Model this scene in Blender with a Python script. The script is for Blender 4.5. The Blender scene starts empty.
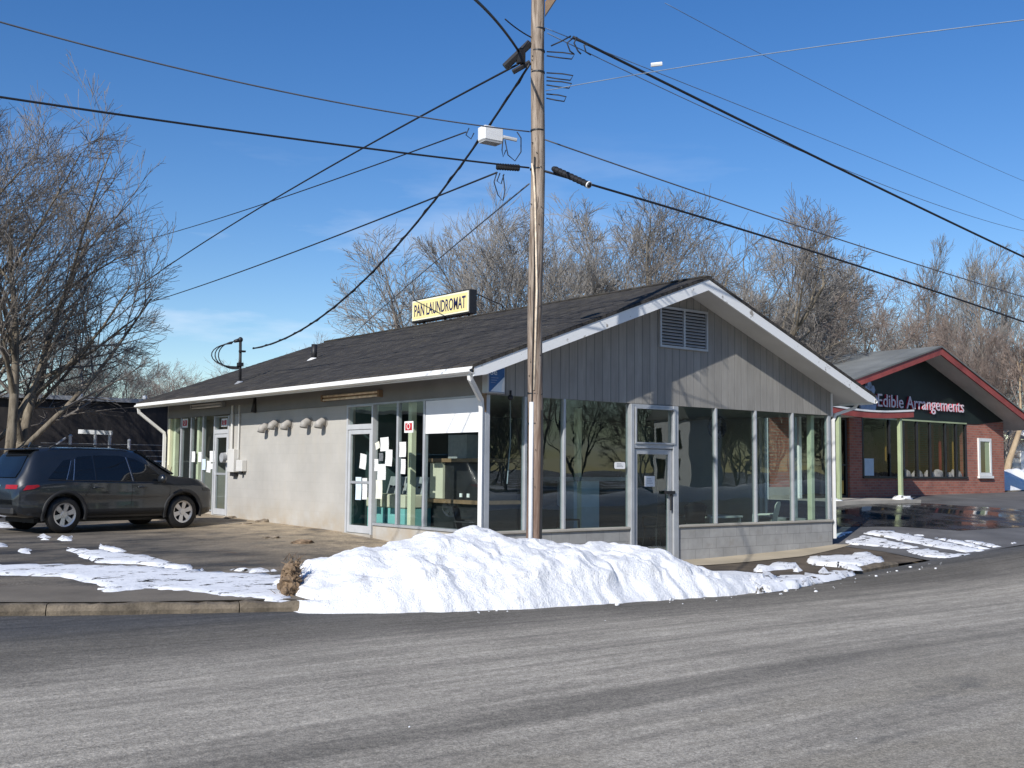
import bpy, bmesh, math, random
import numpy as np
from mathutils import Vector, Matrix, noise
from mathutils.geometry import delaunay_2d_cdt
R = math.radians
random.seed(7)
scene = bpy.context.scene
col = scene.collection

# ------------------------------------------------------------------ camera
F, YAW, PITCH, ROLL = 1106.82, R(51.3914), R(4.3905), R(0.5023)
EYE = np.array([-11.2135, -14.7642, 1.3115])
fw = np.array([math.cos(YAW)*math.cos(PITCH), math.sin(YAW)*math.cos(PITCH), math.sin(PITCH)])
rt0 = np.array([math.sin(YAW), -math.cos(YAW), 0.0]); up0 = np.cross(rt0, fw)
rt = rt0*math.cos(ROLL)+up0*math.sin(ROLL); up = -rt0*math.sin(ROLL)+up0*math.cos(ROLL)
cam = bpy.data.cameras.new('camera'); cam.sensor_width = 36; cam.lens = F/1024*36
cam.clip_end = 3000; cam.clip_start = .1
co = bpy.data.objects.new('camera', cam); col.objects.link(co)
co.matrix_world = Matrix(((rt[0], up[0], -fw[0], EYE[0]), (rt[1], up[1], -fw[1], EYE[1]), (rt[2], up[2], -fw[2], EYE[2]), (0, 0, 0, 1)))
scene.camera = co

# survey helpers: a direction seen in the photo, met with a known plane, gives a real place
def ray(x, y): return fw+rt*(x-512)/F+up*(384-y)/F
def on_x(x, y, X): d = ray(x, y); return EYE+d*(X-EYE[0])/d[0]
def on_y(x, y, Y): d = ray(x, y); return EYE+d*(Y-EYE[1])/d[1]
def at_d(x, y, D): return EYE+ray(x, y)*D
def px(P): d = np.array(P)-EYE; z = d@fw; return 512+F*(d@rt)/z, 384-F*(d@up)/z

# ------------------------------------------------------------------ light
TRAVEL = Vector((1.52, .65, -1.01)).normalized()
EL = math.asin(-TRAVEL.z); AZ = math.atan2(-TRAVEL.x, -TRAVEL.y)
w = bpy.data.worlds.new('World'); scene.world = w; w.use_nodes = True
nt = w.node_tree; bg = nt.nodes['Background']
sky = nt.nodes.new('ShaderNodeTexSky'); sky.sky_type = 'NISHITA'; sky.sun_disc = False
sky.sun_elevation = EL; sky.sun_rotation = AZ % (2*math.pi)
sky.air_density = 1.0; sky.dust_density = .1; sky.ozone_density = 2.2; sky.altitude = 50
tc = nt.nodes.new('ShaderNodeTexCoord'); mp = nt.nodes.new('ShaderNodeMapping')
mp.inputs['Scale'].default_value = (2.2, 2.2, 11)
nz = nt.nodes.new('ShaderNodeTexNoise'); nz.inputs['Scale'].default_value = 1.5; nz.inputs['Detail'].default_value = 6; nz.inputs['Roughness'].default_value = .55
rmp = nt.nodes.new('ShaderNodeValToRGB'); rmp.color_ramp.elements[0].position = .57; rmp.color_ramp.elements[1].position = .82
sep = nt.nodes.new('ShaderNodeSeparateXYZ')
band = nt.nodes.new('ShaderNodeValToRGB'); cr = band.color_ramp
cr.elements[0].position = .02; cr.elements[0].color = (.8, .8, .8, 1); cr.elements[1].position = .30; cr.elements[1].color = (0, 0, 0, 1)
e = cr.elements.new(.14); e.color = (.75, .75, .75, 1)
mul = nt.nodes.new('ShaderNodeMath'); mul.operation = 'MULTIPLY'
mix = nt.nodes.new('ShaderNodeMixRGB'); mix.inputs[2].default_value = (7.6, 8.2, 9.2, 1)
L = nt.links.new
L(tc.outputs['Generated'], mp.inputs[0]); L(mp.outputs[0], nz.inputs['Vector']); L(nz.outputs[0], rmp.inputs[0])
L(tc.outputs['Generated'], sep.inputs[0]); L(sep.outputs[2], band.inputs[0])
hs = nt.nodes.new('ShaderNodeHueSaturation'); hs.inputs['Hue'].default_value = .511; hs.inputs['Saturation'].default_value = 1.34; L(sky.outputs[0], hs.inputs['Color'])
L(rmp.outputs[0], mul.inputs[0]); L(band.outputs[0], mul.inputs[1]); L(mul.outputs[0], mix.inputs[0])
L(hs.outputs[0], mix.inputs[1]); L(mix.outputs[0], bg.inputs[0])
bg.inputs[1].default_value = .105
sl = bpy.data.lights.new('sun', 'SUN'); sl.energy = 4.2; sl.angle = R(.5); sl.color = (1, .965, .91)
so = bpy.data.objects.new('sun', sl); col.objects.link(so)
so.rotation_euler = TRAVEL.to_track_quat('-Z', 'Y').to_euler(); so.location = (-30, -20, 40)
vs = scene.view_settings; vs.view_transform = 'Standard'; vs.look = 'None'; vs.exposure = .27; vs.gamma = 1
scene.cycles.max_bounces = 10; scene.cycles.transparent_max_bounces = 16; scene.cycles.glossy_bounces = 4
scene.cycles.caustics_reflective = False; scene.cycles.caustics_refractive = False

# ------------------------------------------------------------------ materials
def newmat(name):
    m = bpy.data.materials.new(name); m.use_nodes = True
    return m, m.node_tree, m.node_tree.nodes['Principled BSDF']
def N(nt, typ, **kw):
    n = nt.nodes.new(typ)
    for k, v in kw.items():
        if k in n.inputs: n.inputs[k].default_value = v
        else: setattr(n, k, v)
    return n
def rgb(c): return (c[0], c[1], c[2], 1)
def mixc(nt, fac, a, b, mode='MIX'):
    n = nt.nodes.new('ShaderNodeMixRGB'); n.blend_type = mode
    for i, v in enumerate((fac, a, b)):
        if hasattr(v, 'links') or hasattr(v, 'is_output'): nt.links.new(v, n.inputs[i])
        elif i == 0: n.inputs[0].default_value = v
        else: n.inputs[i].default_value = rgb(v)
    return n.outputs[0]
def ramp(nt, src, p0, p1, c0=(0, 0, 0), c1=(1, 1, 1)):
    n = nt.nodes.new('ShaderNodeValToRGB'); el = n.color_ramp.elements
    el[0].position = p0; el[1].position = p1; el[0].color = rgb(c0); el[1].color = rgb(c1)
    nt.links.new(src, n.inputs[0]); return n.outputs[0]
def coords(nt, scale=(1, 1, 1), rot=(0, 0, 0)):
    g = nt.nodes.new('ShaderNodeNewGeometry'); m = nt.nodes.new('ShaderNodeMapping')
    m.inputs['Scale'].default_value = scale; m.inputs['Rotation'].default_value = rot
    nt.links.new(g.outputs['Position'], m.inputs[0]); return m.outputs[0]
def objco(nt, scale=(1, 1, 1)):
    g = nt.nodes.new('ShaderNodeTexCoord'); m = nt.nodes.new('ShaderNodeMapping')
    m.inputs['Scale'].default_value = scale
    nt.links.new(g.outputs['Object'], m.inputs[0]); return m.outputs[0]
def nzt(nt, vec, scale, detail=4, rough=.55):
    n = nt.nodes.new('ShaderNodeTexNoise'); n.inputs['Scale'].default_value = scale; n.inputs['Detail'].default_value = detail; n.inputs['Roughness'].default_value = rough
    nt.links.new(vec, n.inputs['Vector']); return n.outputs[0]
def bump(nt, b, h, strength, dist=.01):
    n = nt.nodes.new('ShaderNodeBump'); n.inputs['Strength'].default_value = strength; n.inputs['Distance'].default_value = dist
    nt.links.new(h, n.inputs['Height']); nt.links.new(n.outputs[0], b.inputs['Normal'])
def pm(name, c, rough=.6, var=.18, scale=3, fine=60, bmp=.15, metal=0, spec=.4, obj=False):
    m, nt, b = newmat(name)
    v = objco(nt) if obj else coords(nt)
    n1 = nzt(nt, v, scale, 5); n2 = nzt(nt, v, fine, 3)
    lo = tuple(x*(1-var) for x in c); hi = tuple(min(1, x*(1+var)) for x in c)
    c1 = ramp(nt, n1, .3, .7, lo, hi)
    c2 = mixc(nt, var*.9, c1, n2, 'OVERLAY')
    nt.links.new(c2, b.inputs['Base Color'])
    b.inputs['Roughness'].default_value = rough; b.inputs['Metallic'].default_value = metal
    b.inputs['Specular IOR Level'].default_value = spec
    if bmp: bump(nt, b, n2, bmp)
    return m
M = {}
M['trim'] = pm('white_painted_trim', (.78, .78, .76), .5, .06, 2, 25, .1)
def peeling():
    m, nt, b = newmat('peeling_white_paint'); v = coords(nt)
    n = nzt(nt, v, 3.2, 8, .7); f = ramp(nt, n, .60, .64)
    c = mixc(nt, f, (.80, .80, .78), (.32, .29, .25)); n2 = nzt(nt, v, 30, 3)
    c = mixc(nt, .12, c, n2, 'OVERLAY')
    nt.links.new(c, b.inputs['Base Color']); b.inputs['Roughness'].default_value = .6; bump(nt, b, f, -.4, .004); return m
M['peel'] = peeling()
M['alu'] = pm('aluminium_frame', (.45, .465, .48), .42, .10, 4, 60, .05, .35)
M['doorgrey'] = pm('pale_aluminium_door', (.55, .56, .57), .45, .08, 4, 50, .05, .2)
M['whitepanel'] = pm('white_sheet_panel', (.85, .85, .85), .6, .03, 2, 30, .05)
M['white_metal'] = pm('white_metal', (.75, .75, .74), .4, .06, 4, 50, .05)
M['gutter'] = pm('gutter_paint', (.74, .73, .70), .5, .10, 1.5, 30, .1)
M['cream'] = pm('cream_paint', (.72, .70, .50), .5, .08, 3, 50, .08)
M['soffit'] = pm('soffit_paint', (.60, .585, .55), .7, .10, 1.2, 30, .1)
M['frieze'] = pm('grey_frieze_paint', (.20, .197, .19), .7, .10, 1.5, 40, .12)
M['concrete'] = pm('concrete', (.40, .37, .32), .85, .18, 1.2, 70, .3)
M['kerb'] = pm('kerb_stone', (.15, .122, .088), .92, .45, 3.5, 35, .9)
M['dark'] = pm('dark_metal', (.02, .02, .022), .5, .2, 5, 60, .1)
M['rubber'] = pm('black_rubber', (.012, .012, .013), .6, .2, 5, 80, .1)
M['cable'] = pm('cable_black', (.015, .016, .02), .55, .2, 2, 40, 0)
M['wire'] = pm('weathered_wire', (.10, .105, .12), .6, .2, 2, 40, 0)
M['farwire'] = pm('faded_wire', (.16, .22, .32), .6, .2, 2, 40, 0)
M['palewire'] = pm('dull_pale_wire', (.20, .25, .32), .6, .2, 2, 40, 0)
M['fibre'] = pm('pale_wire', (.42, .45, .5), .5, .2, 2, 40, 0)
M['paper'] = pm('paper', (.82, .82, .80), .8, .05, 8, 40, 0)
def printed(name, c):
    m, nt, b = newmat(name); v = coords(nt); br = N(nt, 'ShaderNodeTexWave', wave_type='BANDS', bands_direction='Z'); br.inputs['Scale'].default_value = 9; nt.links.new(v, br.inputs['Vector'])
    n = nzt(nt, coords(nt, (30, 30, 30)), 1, 2); f = mixc(nt, 1, ramp(nt, br.outputs[0], .6, .75), ramp(nt, n, .42, .5), 'MULTIPLY')
    cc = mixc(nt, .35, (0, 0, 0), f); nt.links.new(mixc(nt, cc, c, (.25, .26, .28)), b.inputs['Base Color']); b.inputs['Roughness'].default_value = .8; return m
M['print'] = printed('printed_paper', (.80, .80, .78))
M['bluepaper'] = pm('pale_blue_paper', (.62, .72, .80), .8, .05, 8, 40, 0)
M['creampaper'] = pm('aged_paper', (.74, .73, .62), .8, .08, 8, 40, 0)
M['greypaper'] = pm('grey_print', (.14, .15, .16), .8, .3, 30, 60, 0)
M['red'] = pm('sign_red', (.45, .02, .03), .5, .25, 14, 60, 0)
M['navy'] = pm('letter_navy', (.012, .018, .09), .5, .1, 5, 40, 0)
M['signyellow'] = pm('sign_face_yellow', (.86, .73, .33), .4, .06, 2, 20, 0)
M['ivory'] = pm('sign_border_ivory', (.86, .82, .62), .4, .05, 2, 20, 0)
M['signblue'] = pm('sign_blue', (.035, .12, .32), .4, .2, 6, 40, 0)
M['dirt'] = pm('frozen_dirt', (.21, .145, .09), .95, .45, 9, 60, .9)
M['clod'] = pm('sandy_ice_clod', (.23, .185, .135), .9, .35, 9, 50, .6)
M['ventgrey'] = pm('grey_hood_paint', (.36, .34, .315), .6, .15, 5, 40, .1)
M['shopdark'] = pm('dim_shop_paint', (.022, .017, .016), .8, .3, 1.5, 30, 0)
M['inwall'] = pm('interior_paint', (.06, .10, .10), .8, .12, 1.5, 30, .1)
M['inceil'] = pm('interior_ceiling', (.22, .22, .18), .85, .1, 1.5, 30, .1)
M['infloor'] = pm('interior_floor', (.16, .12, .08), .55, .2, 2, 30, .1)
M['teal'] = pm('turquoise_plastic', (.22, .50, .48), .45, .1, 3, 30, .05)
M['woodtrim'] = pm('brown_wood_trim', (.22, .14, .08), .55, .25, 6, 40, .1)
M['machine'] = pm('enamel_cream', (.66, .62, .48), .35, .06, 3, 30, .03)
M['panelgrey'] = pm('panel_grey', (.34, .35, .36), .4, .12, 12, 60, 0)
M['maroon'] = pm('maroon_fascia_paint', (.30, .06, .05), .55, .2, 2, 40, .1)
M['greenpost'] = pm('pale_green_paint', (.36, .42, .25), .5, .1, 3, 40, .05)
M['darkgreen'] = pm('dark_green_cladding', (.008, .016, .014), .6, .25, 1.5, 40, .1)
M['greyroof'] = pm('grey_roof_felt', (.17, .175, .165), .85, .25, .8, 30, .4)
M['gold'] = pm('gold_curtain', (.48, .32, .06), .7, .2, 5, 40, .1)
M['crimson'] = pm('crimson_cloth', (.32, .04, .03), .7, .3, 4, 40, .1)
M['goods'] = pm('dim_shop_goods', (.05, .02, .03), .7, .8, 6, 20, 0)
M['letterwhite'] = pm('letter_face_pale', (.70, .60, .66), .4, .05, 3, 30, 0)
M['letterred'] = pm('letter_return_red', (.55, .03, .06), .4, .1, 3, 30, 0)
M['logo'] = pm('logo_pale_blue', (.22, .30, .48), .4, .25, 6, 30, 0)
M['tan'] = pm('tan_tube', (.80, .64, .48), .7, .3, 8, 40, .1)
M['plastic'] = pm('white_plastic', (.74, .72, .64), .4, .06, 4, 30, 0)
M['brownwall'] = pm('dark_brown_boarding', (.018, .0155, .015), .8, .4, .7, 20, .3)
M['galv'] = pm('galvanised_steel', (.48, .49, .50), .5, .15, 5, 50, .05, .5)
M['wreath'] = pm('dark_wreath', (.03, .025, .025), .8, .6, 20, 60, .4)
M['housewhite'] = pm('white_clapboard', (.72, .72, .70), .7, .06, 2, 30, .1)
M['shrub'] = pm('dry_brown_twigs', (.20, .13, .09), .9, .3, 4, 40, 0)
M['garage'] = pm('garage_cream_siding', (.62, .58, .50), .7, .08, 2, 30, .1)

def siding():
    m, nt, b = newmat('grooved_grey_siding'); v = coords(nt)
    s = N(nt, 'ShaderNodeSeparateXYZ'); nt.links.new(v, s.inputs[0])
    a = N(nt, 'ShaderNodeMath', operation='MULTIPLY'); nt.links.new(s.outputs[0], a.inputs[0]); a.inputs[1].default_value = 1/.205
    fr = N(nt, 'ShaderNodeMath', operation='FRACT'); nt.links.new(a.outputs[0], fr.inputs[0])
    fl = N(nt, 'ShaderNodeMath', operation='FLOOR'); nt.links.new(a.outputs[0], fl.inputs[0])
    wn = N(nt, 'ShaderNodeTexWhiteNoise'); wn.noise_dimensions = '1D'; nt.links.new(fl.outputs[0], wn.inputs['W'])
    g = ramp(nt, fr.outputs[0], .05, .085)
    n = nzt(nt, coords(nt, (6, 6, .7)), 3, 6); n2 = nzt(nt, v, 1.1, 4)
    c = ramp(nt, n, .25, .75, (.245, .231, .208), (.315, .30, .272))
    c = mixc(nt, .10, c, wn.outputs[0], 'OVERLAY'); c = mixc(nt, .25, c, n2, 'OVERLAY')
    c = mixc(nt, g, (.15, .15, .145), c)
    nt.links.new(c, b.inputs['Base Color']); b.inputs['Roughness'].default_value = .75; bump(nt, b, g, .8, .012); return m
M['siding'] = siding()
def block():
    m, nt, b = newmat('painted_block_wall'); g = nt.nodes.new('ShaderNodeNewGeometry')
    s = N(nt, 'ShaderNodeSeparateXYZ'); nt.links.new(g.outputs['Position'], s.inputs[0])
    ad = N(nt, 'ShaderNodeMath', operation='ADD'); nt.links.new(s.outputs[0], ad.inputs[0]); nt.links.new(s.outputs[1], ad.inputs[1])
    cb = N(nt, 'ShaderNodeCombineXYZ'); nt.links.new(ad.outputs[0], cb.inputs[0]); nt.links.new(s.outputs[2], cb.inputs[1])
    br = N(nt, 'ShaderNodeTexBrick'); nt.links.new(cb.outputs[0], br.inputs['Vector'])
    br.inputs['Scale'].default_value = 1; br.inputs['Brick Width'].default_value = .4; br.inputs['Row Height'].default_value = .2
    br.inputs['Mortar Size'].default_value = .007; br.inputs['Mortar Smooth'].default_value = .6
    br.inputs['Color1'].default_value = (.445, .425, .388, 1); br.inputs['Color2'].default_value = (.432, .412, .375, 1); br.inputs['Mortar'].default_value = (.412, .393, .358, 1)
    n = nzt(nt, g.outputs['Position'], .9, 6, .6)
    c = mixc(nt, .30, br.outputs[0], n, 'OVERLAY')
    st = nzt(nt, coords(nt, (3, 3, .5)), 1.8, 5); c = mixc(nt, ramp(nt, st, .52, .8, (0, 0, 0), (.45, .45, .45)), c, (.46, .42, .35))
    lo = N(nt, 'ShaderNodeMapRange'); nt.links.new(s.outputs[2], lo.inputs[0]); lo.inputs[1].default_value = .65; lo.inputs[2].default_value = .0
    pn = nzt(nt, g.outputs['Position'], 2.2, 6, .65)
    mm = N(nt, 'ShaderNodeMath', operation='MULTIPLY'); nt.links.new(lo.outputs[0], mm.inputs[0]); nt.links.new(ramp(nt, pn, .38, .66), mm.inputs[1])
    c = mixc(nt, mm.outputs[0], c, (.40, .33, .24))
    nt.links.new(c, b.inputs['Base Color']); b.inputs['Roughness'].default_value = .7
    n2 = nzt(nt, g.outputs['Position'], 50, 3)
    hh = mixc(nt, .25, br.outputs['Fac'], n2); bump(nt, b, hh, -.25, .006); return m
M['block'] = block()
def kneewall():
    m, nt, b = newmat('weathered_grey_block'); g = nt.nodes.new('ShaderNodeNewGeometry')
    s = N(nt, 'ShaderNodeSeparateXYZ'); nt.links.new(g.outputs['Position'], s.inputs[0])
    ad = N(nt, 'ShaderNodeMath', operation='ADD'); nt.links.new(s.outputs[0], ad.inputs[0]); nt.links.new(s.outputs[1], ad.inputs[1])
    cb = N(nt, 'ShaderNodeCombineXYZ'); nt.links.new(ad.outputs[0], cb.inputs[0]); nt.links.new(s.outputs[2], cb.inputs[1])
    br = N(nt, 'ShaderNodeTexBrick'); nt.links.new(cb.outputs[0], br.inputs['Vector'])
    br.inputs['Scale'].default_value = 1; br.inputs['Brick Width'].default_value = .41; br.inputs['Row Height'].default_value = .215
    br.inputs['Mortar Size'].default_value = .006
    br.inputs['Color1'].default_value = (.345, .34, .325, 1); br.inputs['Color2'].default_value = (.32, .315, .30, 1); br.inputs['Mortar'].default_value = (.24, .235, .225, 1)
    n = nzt(nt, g.outputs['Position'], 2.0, 7, .65); c = mixc(nt, .5, br.outputs[0], n, 'OVERLAY')
    pn = nzt(nt, coords(nt, (1, 1, 1.6)), 2.6, 6, .7); c = mixc(nt, ramp(nt, pn, .56, .74, (0, 0, 0), (.7, .7, .7)), c, (.27, .25, .22))
    pk = nzt(nt, g.outputs['Position'], 7, 5, .7); c = mixc(nt, ramp(nt, pk, .68, .71), c, (.55, .53, .48))
    nt.links.new(c, b.inputs['Base Color']); b.inputs['Roughness'].default_value = .8
    hh = mixc(nt, .4, br.outputs['Fac'], nzt(nt, g.outputs['Position'], 40, 3)); bump(nt, b, hh, -.5, .008); return m
M['knee'] = kneewall()
def brick():
    m, nt, b = newmat('red_brick'); g = nt.nodes.new('ShaderNodeNewGeometry')
    s = N(nt, 'ShaderNodeSeparateXYZ'); nt.links.new(g.outputs['Position'], s.inputs[0])
    ad = N(nt, 'ShaderNodeMath', operation='ADD'); nt.links.new(s.outputs[0], ad.inputs[0]); nt.links.new(s.outputs[1], ad.inputs[1])
    cb = N(nt, 'ShaderNodeCombineXYZ'); nt.links.new(ad.outputs[0], cb.inputs[0]); nt.links.new(s.outputs[2], cb.inputs[1])
    br = N(nt, 'ShaderNodeTexBrick'); nt.links.new(cb.outputs[0], br.inputs['Vector'])
    br.inputs['Scale'].default_value = 1; br.inputs['Brick Width'].default_value = .24; br.inputs['Row Height'].default_value = .085
    br.inputs['Mortar Size'].default_value = .010; br.inputs['Bias'].default_value = -.1
    br.inputs['Color1'].default_value = (.42, .15, .10, 1); br.inputs['Color2'].default_value = (.30, .10, .07, 1); br.inputs['Mortar'].default_value = (.30, .22, .18, 1)
    n = nzt(nt, g.outputs['Position'], 1.6, 5); c = mixc(nt, .35, br.outputs[0], n, 'OVERLAY')
    nt.links.new(c, b.inputs['Base Color']); b.inputs['Roughness'].default_value = .85; bump(nt, b, br.outputs['Fac'], -.5, .01); return m
M['brick'] = brick()
def shingle():
    m, nt, b = newmat('dark_shingles'); g = nt.nodes.new('ShaderNodeNewGeometry')
    s = N(nt, 'ShaderNodeSeparateXYZ'); nt.links.new(g.outputs['Position'], s.inputs[0])
    cb = N(nt, 'ShaderNodeCombineXYZ'); nt.links.new(s.outputs[1], cb.inputs[0]); nt.links.new(s.outputs[0], cb.inputs[1])
    br = N(nt, 'ShaderNodeTexBrick'); nt.links.new(cb.outputs[0], br.inputs['Vector'])
    br.inputs['Scale'].default_value = 1; br.inputs['Brick Width'].default_value = .32; br.inputs['Row Height'].default_value = .14
    br.inputs['Mortar Size'].default_value = .008; br.inputs['Bias'].default_value = .0
    br.inputs['Color1'].default_value = (.066, .060, .053, 1); br.inputs['Color2'].default_value = (.040, .037, .035, 1); br.inputs['Mortar'].default_value = (.012, .012, .012, 1)
    n = nzt(nt, coords(nt, (.6, 3, 1)), 1.2, 7, .65); c = mixc(nt, .8, br.outputs[0], n, 'OVERLAY')
    mo = nzt(nt, coords(nt, (1, .5, 1)), 1.0, 6, .7); c = mixc(nt, ramp(nt, mo, .53, .72, (0, 0, 0), (.6, .6, .6)), c, (.085, .075, .055))
    li = nzt(nt, g.outputs['Position'], 9, 5, .7); c = mixc(nt, ramp(nt, li, .66, .72), c, (.20, .19, .16))
    nt.links.new(c, b.inputs['Base Color']); b.inputs['Roughness'].default_value = .9; b.inputs['Specular IOR Level'].default_value = .2
    hh = mixc(nt, .5, br.outputs['Fac'], nzt(nt, g.outputs['Position'], 70, 3)); bump(nt, b, hh, -.6, .012); return m
M['shingle'] = shingle()
def glass(name, tint, refl=1.0):
    m = bpy.data.materials.new(name); m.use_nodes = True; nt = m.node_tree; nt.nodes.clear()
    out = nt.nodes.new('ShaderNodeOutputMaterial'); tr = nt.nodes.new('ShaderNodeBsdfTransparent'); gl = nt.nodes.new('ShaderNodeBsdfGlossy')
    tr.inputs[0].default_value = rgb(tint); gl.inputs['Roughness'].default_value = .0; gl.inputs[0].default_value = (.95, 1, .98, 1)
    lw = nt.nodes.new('ShaderNodeLayerWeight'); lw.inputs[0].default_value = .5
    p = N(nt, 'ShaderNodeMath', operation='POWER'); nt.links.new(lw.outputs['Facing'], p.inputs[0]); p.inputs[1].default_value = 5
    ma = N(nt, 'ShaderNodeMath', operation='MULTIPLY_ADD'); nt.links.new(p.outputs[0], ma.inputs[0]); ma.inputs[1].default_value = .92*refl; ma.inputs[2].default_value = .075*refl
    mx = nt.nodes.new('ShaderNodeMixShader'); nt.links.new(ma.outputs[0], mx.inputs[0]); nt.links.new(tr.outputs[0], mx.inputs[1]); nt.links.new(gl.outputs[0], mx.inputs[2])
    n = nzt(nt, coords(nt), .8, 2); bp = N(nt, 'ShaderNodeBump'); bp.inputs['Strength'].default_value = .06; bp.inputs['Distance'].default_value = .05
    nt.links.new(n, bp.inputs['Height']); nt.links.new(bp.outputs[0], gl.inputs['Normal'])
    nt.links.new(mx.outputs[0], out.inputs[0]); return m
M['glass'] = glass('shop_glass', (.66, .78, .76), 1.2)
M['sideglass'] = glass('side_shop_glass', (.84, .92, .90), .9)
M['shopglass'] = glass('dark_shop_glass', (.5, .5, .5), .3)
def carglass():
    m, nt, b = newmat('tinted_car_glass'); b.inputs['Base Color'].default_value = (.006, .008, .011, 1); b.inputs['Roughness'].default_value = .03
    b.inputs['Specular IOR Level'].default_value = .6; return m
M['carglass'] = carglass()
def paint():
    m, nt, b = newmat('charcoal_car_paint'); n = nzt(nt, objco(nt), 1.5, 4)
    c = ramp(nt, n, .3, .7, (.009, .012, .016), (.013, .016, .021)); d = nzt(nt, objco(nt, (1, 1, 1)), 5, 6, .7)
    c = mixc(nt, ramp(nt, d, .55, .85, (0, 0, 0), (.08, .08, .08)), c, (.08, .078, .072))
    nt.links.new(c, b.inputs['Base Color']); b.inputs['Roughness'].default_value = .34; b.inputs['Metallic'].default_value = .0
    b.inputs['Coat Weight'].default_value = .8; b.inputs['Coat Roughness'].default_value = .06; return m
M['paint'] = paint()
M['cladding'] = pm('black_plastic_cladding', (.02, .02, .021), .6, .15, 4, 60, .1, obj=True)
M['rim'] = pm('silver_alloy', (.55, .55, .57), .3, .08, 5, 50, 0, .8, obj=True)
M['chrome'] = pm('bright_strip', (.45, .46, .48), .25, .05, 5, 50, 0, .9, obj=True)
def lamp():
    m, nt, b = newmat('tail_lamp_red'); b.inputs['Base Color'].default_value = (.30, .008, .010, 1); b.inputs['Roughness'].default_value = .15; return m
M['lamp'] = lamp()
M['plate'] = pm('plate_pale_blue', (.35, .62, .72), .4, .1, 6, 40, 0, obj=True)
def snow():
    m, nt, b = newmat('old_snow'); v = coords(nt)
    n1 = nzt(nt, v, 2.2, 6, .6); n2 = nzt(nt, v, 14, 5, .65); n3 = nzt(nt, v, 55, 3)
    c = ramp(nt, n1, .3, .7, (.80, .806, .815), (.89, .892, .895))
    d = nzt(nt, coords(nt, (1, 1, 1.6)), 3.4, 8, .72); c = mixc(nt, ramp(nt, d, .57, .74, (0, 0, 0), (.7, .7, .7)), c, (.42, .41, .39))
    s = nzt(nt, v, 34, 4, .7); c = mixc(nt, ramp(nt, s, .65, .72, (0, 0, 0), (.75, .75, .75)), c, (.20, .18, .15))
    nt.links.new(c, b.inputs['Base Color']); b.inputs['Roughness'].default_value = .7; b.inputs['Specular IOR Level'].default_value = .25
    hh = mixc(nt, .35, n2, n3); bump(nt, b, hh, .75, .06); return m
M['snow'] = snow()
def cleansnow():
    m, nt, b = newmat('thin_snow'); v = coords(nt); n2 = nzt(nt, v, 16, 5, .65)
    n1 = nzt(nt, v, 3.5, 7, .65); c = ramp(nt, n1, .3, .75, (.74, .75, .77), (.90, .903, .908))
    d = nzt(nt, coords(nt, (.8, 2.6, 1)), 2.6, 8, .72); c = mixc(nt, ramp(nt, d, .585, .64), c, (.17, .15, .12))
    nt.links.new(c, b.inputs['Base Color']); b.inputs['Roughness'].default_value = .65; bump(nt, b, n2, .5, .03)
    hol = nzt(nt, coords(nt, (1, 1.8, 1)), 3.0, 9, .72); tr = nt.nodes.new('ShaderNodeBsdfTransparent'); mx = nt.nodes.new('ShaderNodeMixShader')
    nt.links.new(ramp(nt, hol, .57, .605), mx.inputs[0]); nt.links.new(b.outputs[0], mx.inputs[1]); nt.links.new(tr.outputs[0], mx.inputs[2]); nt.links.new(mx.outputs[0], nt.nodes['Material Output'].inputs[0]); return m
M['thinsnow'] = cleansnow()
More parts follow.
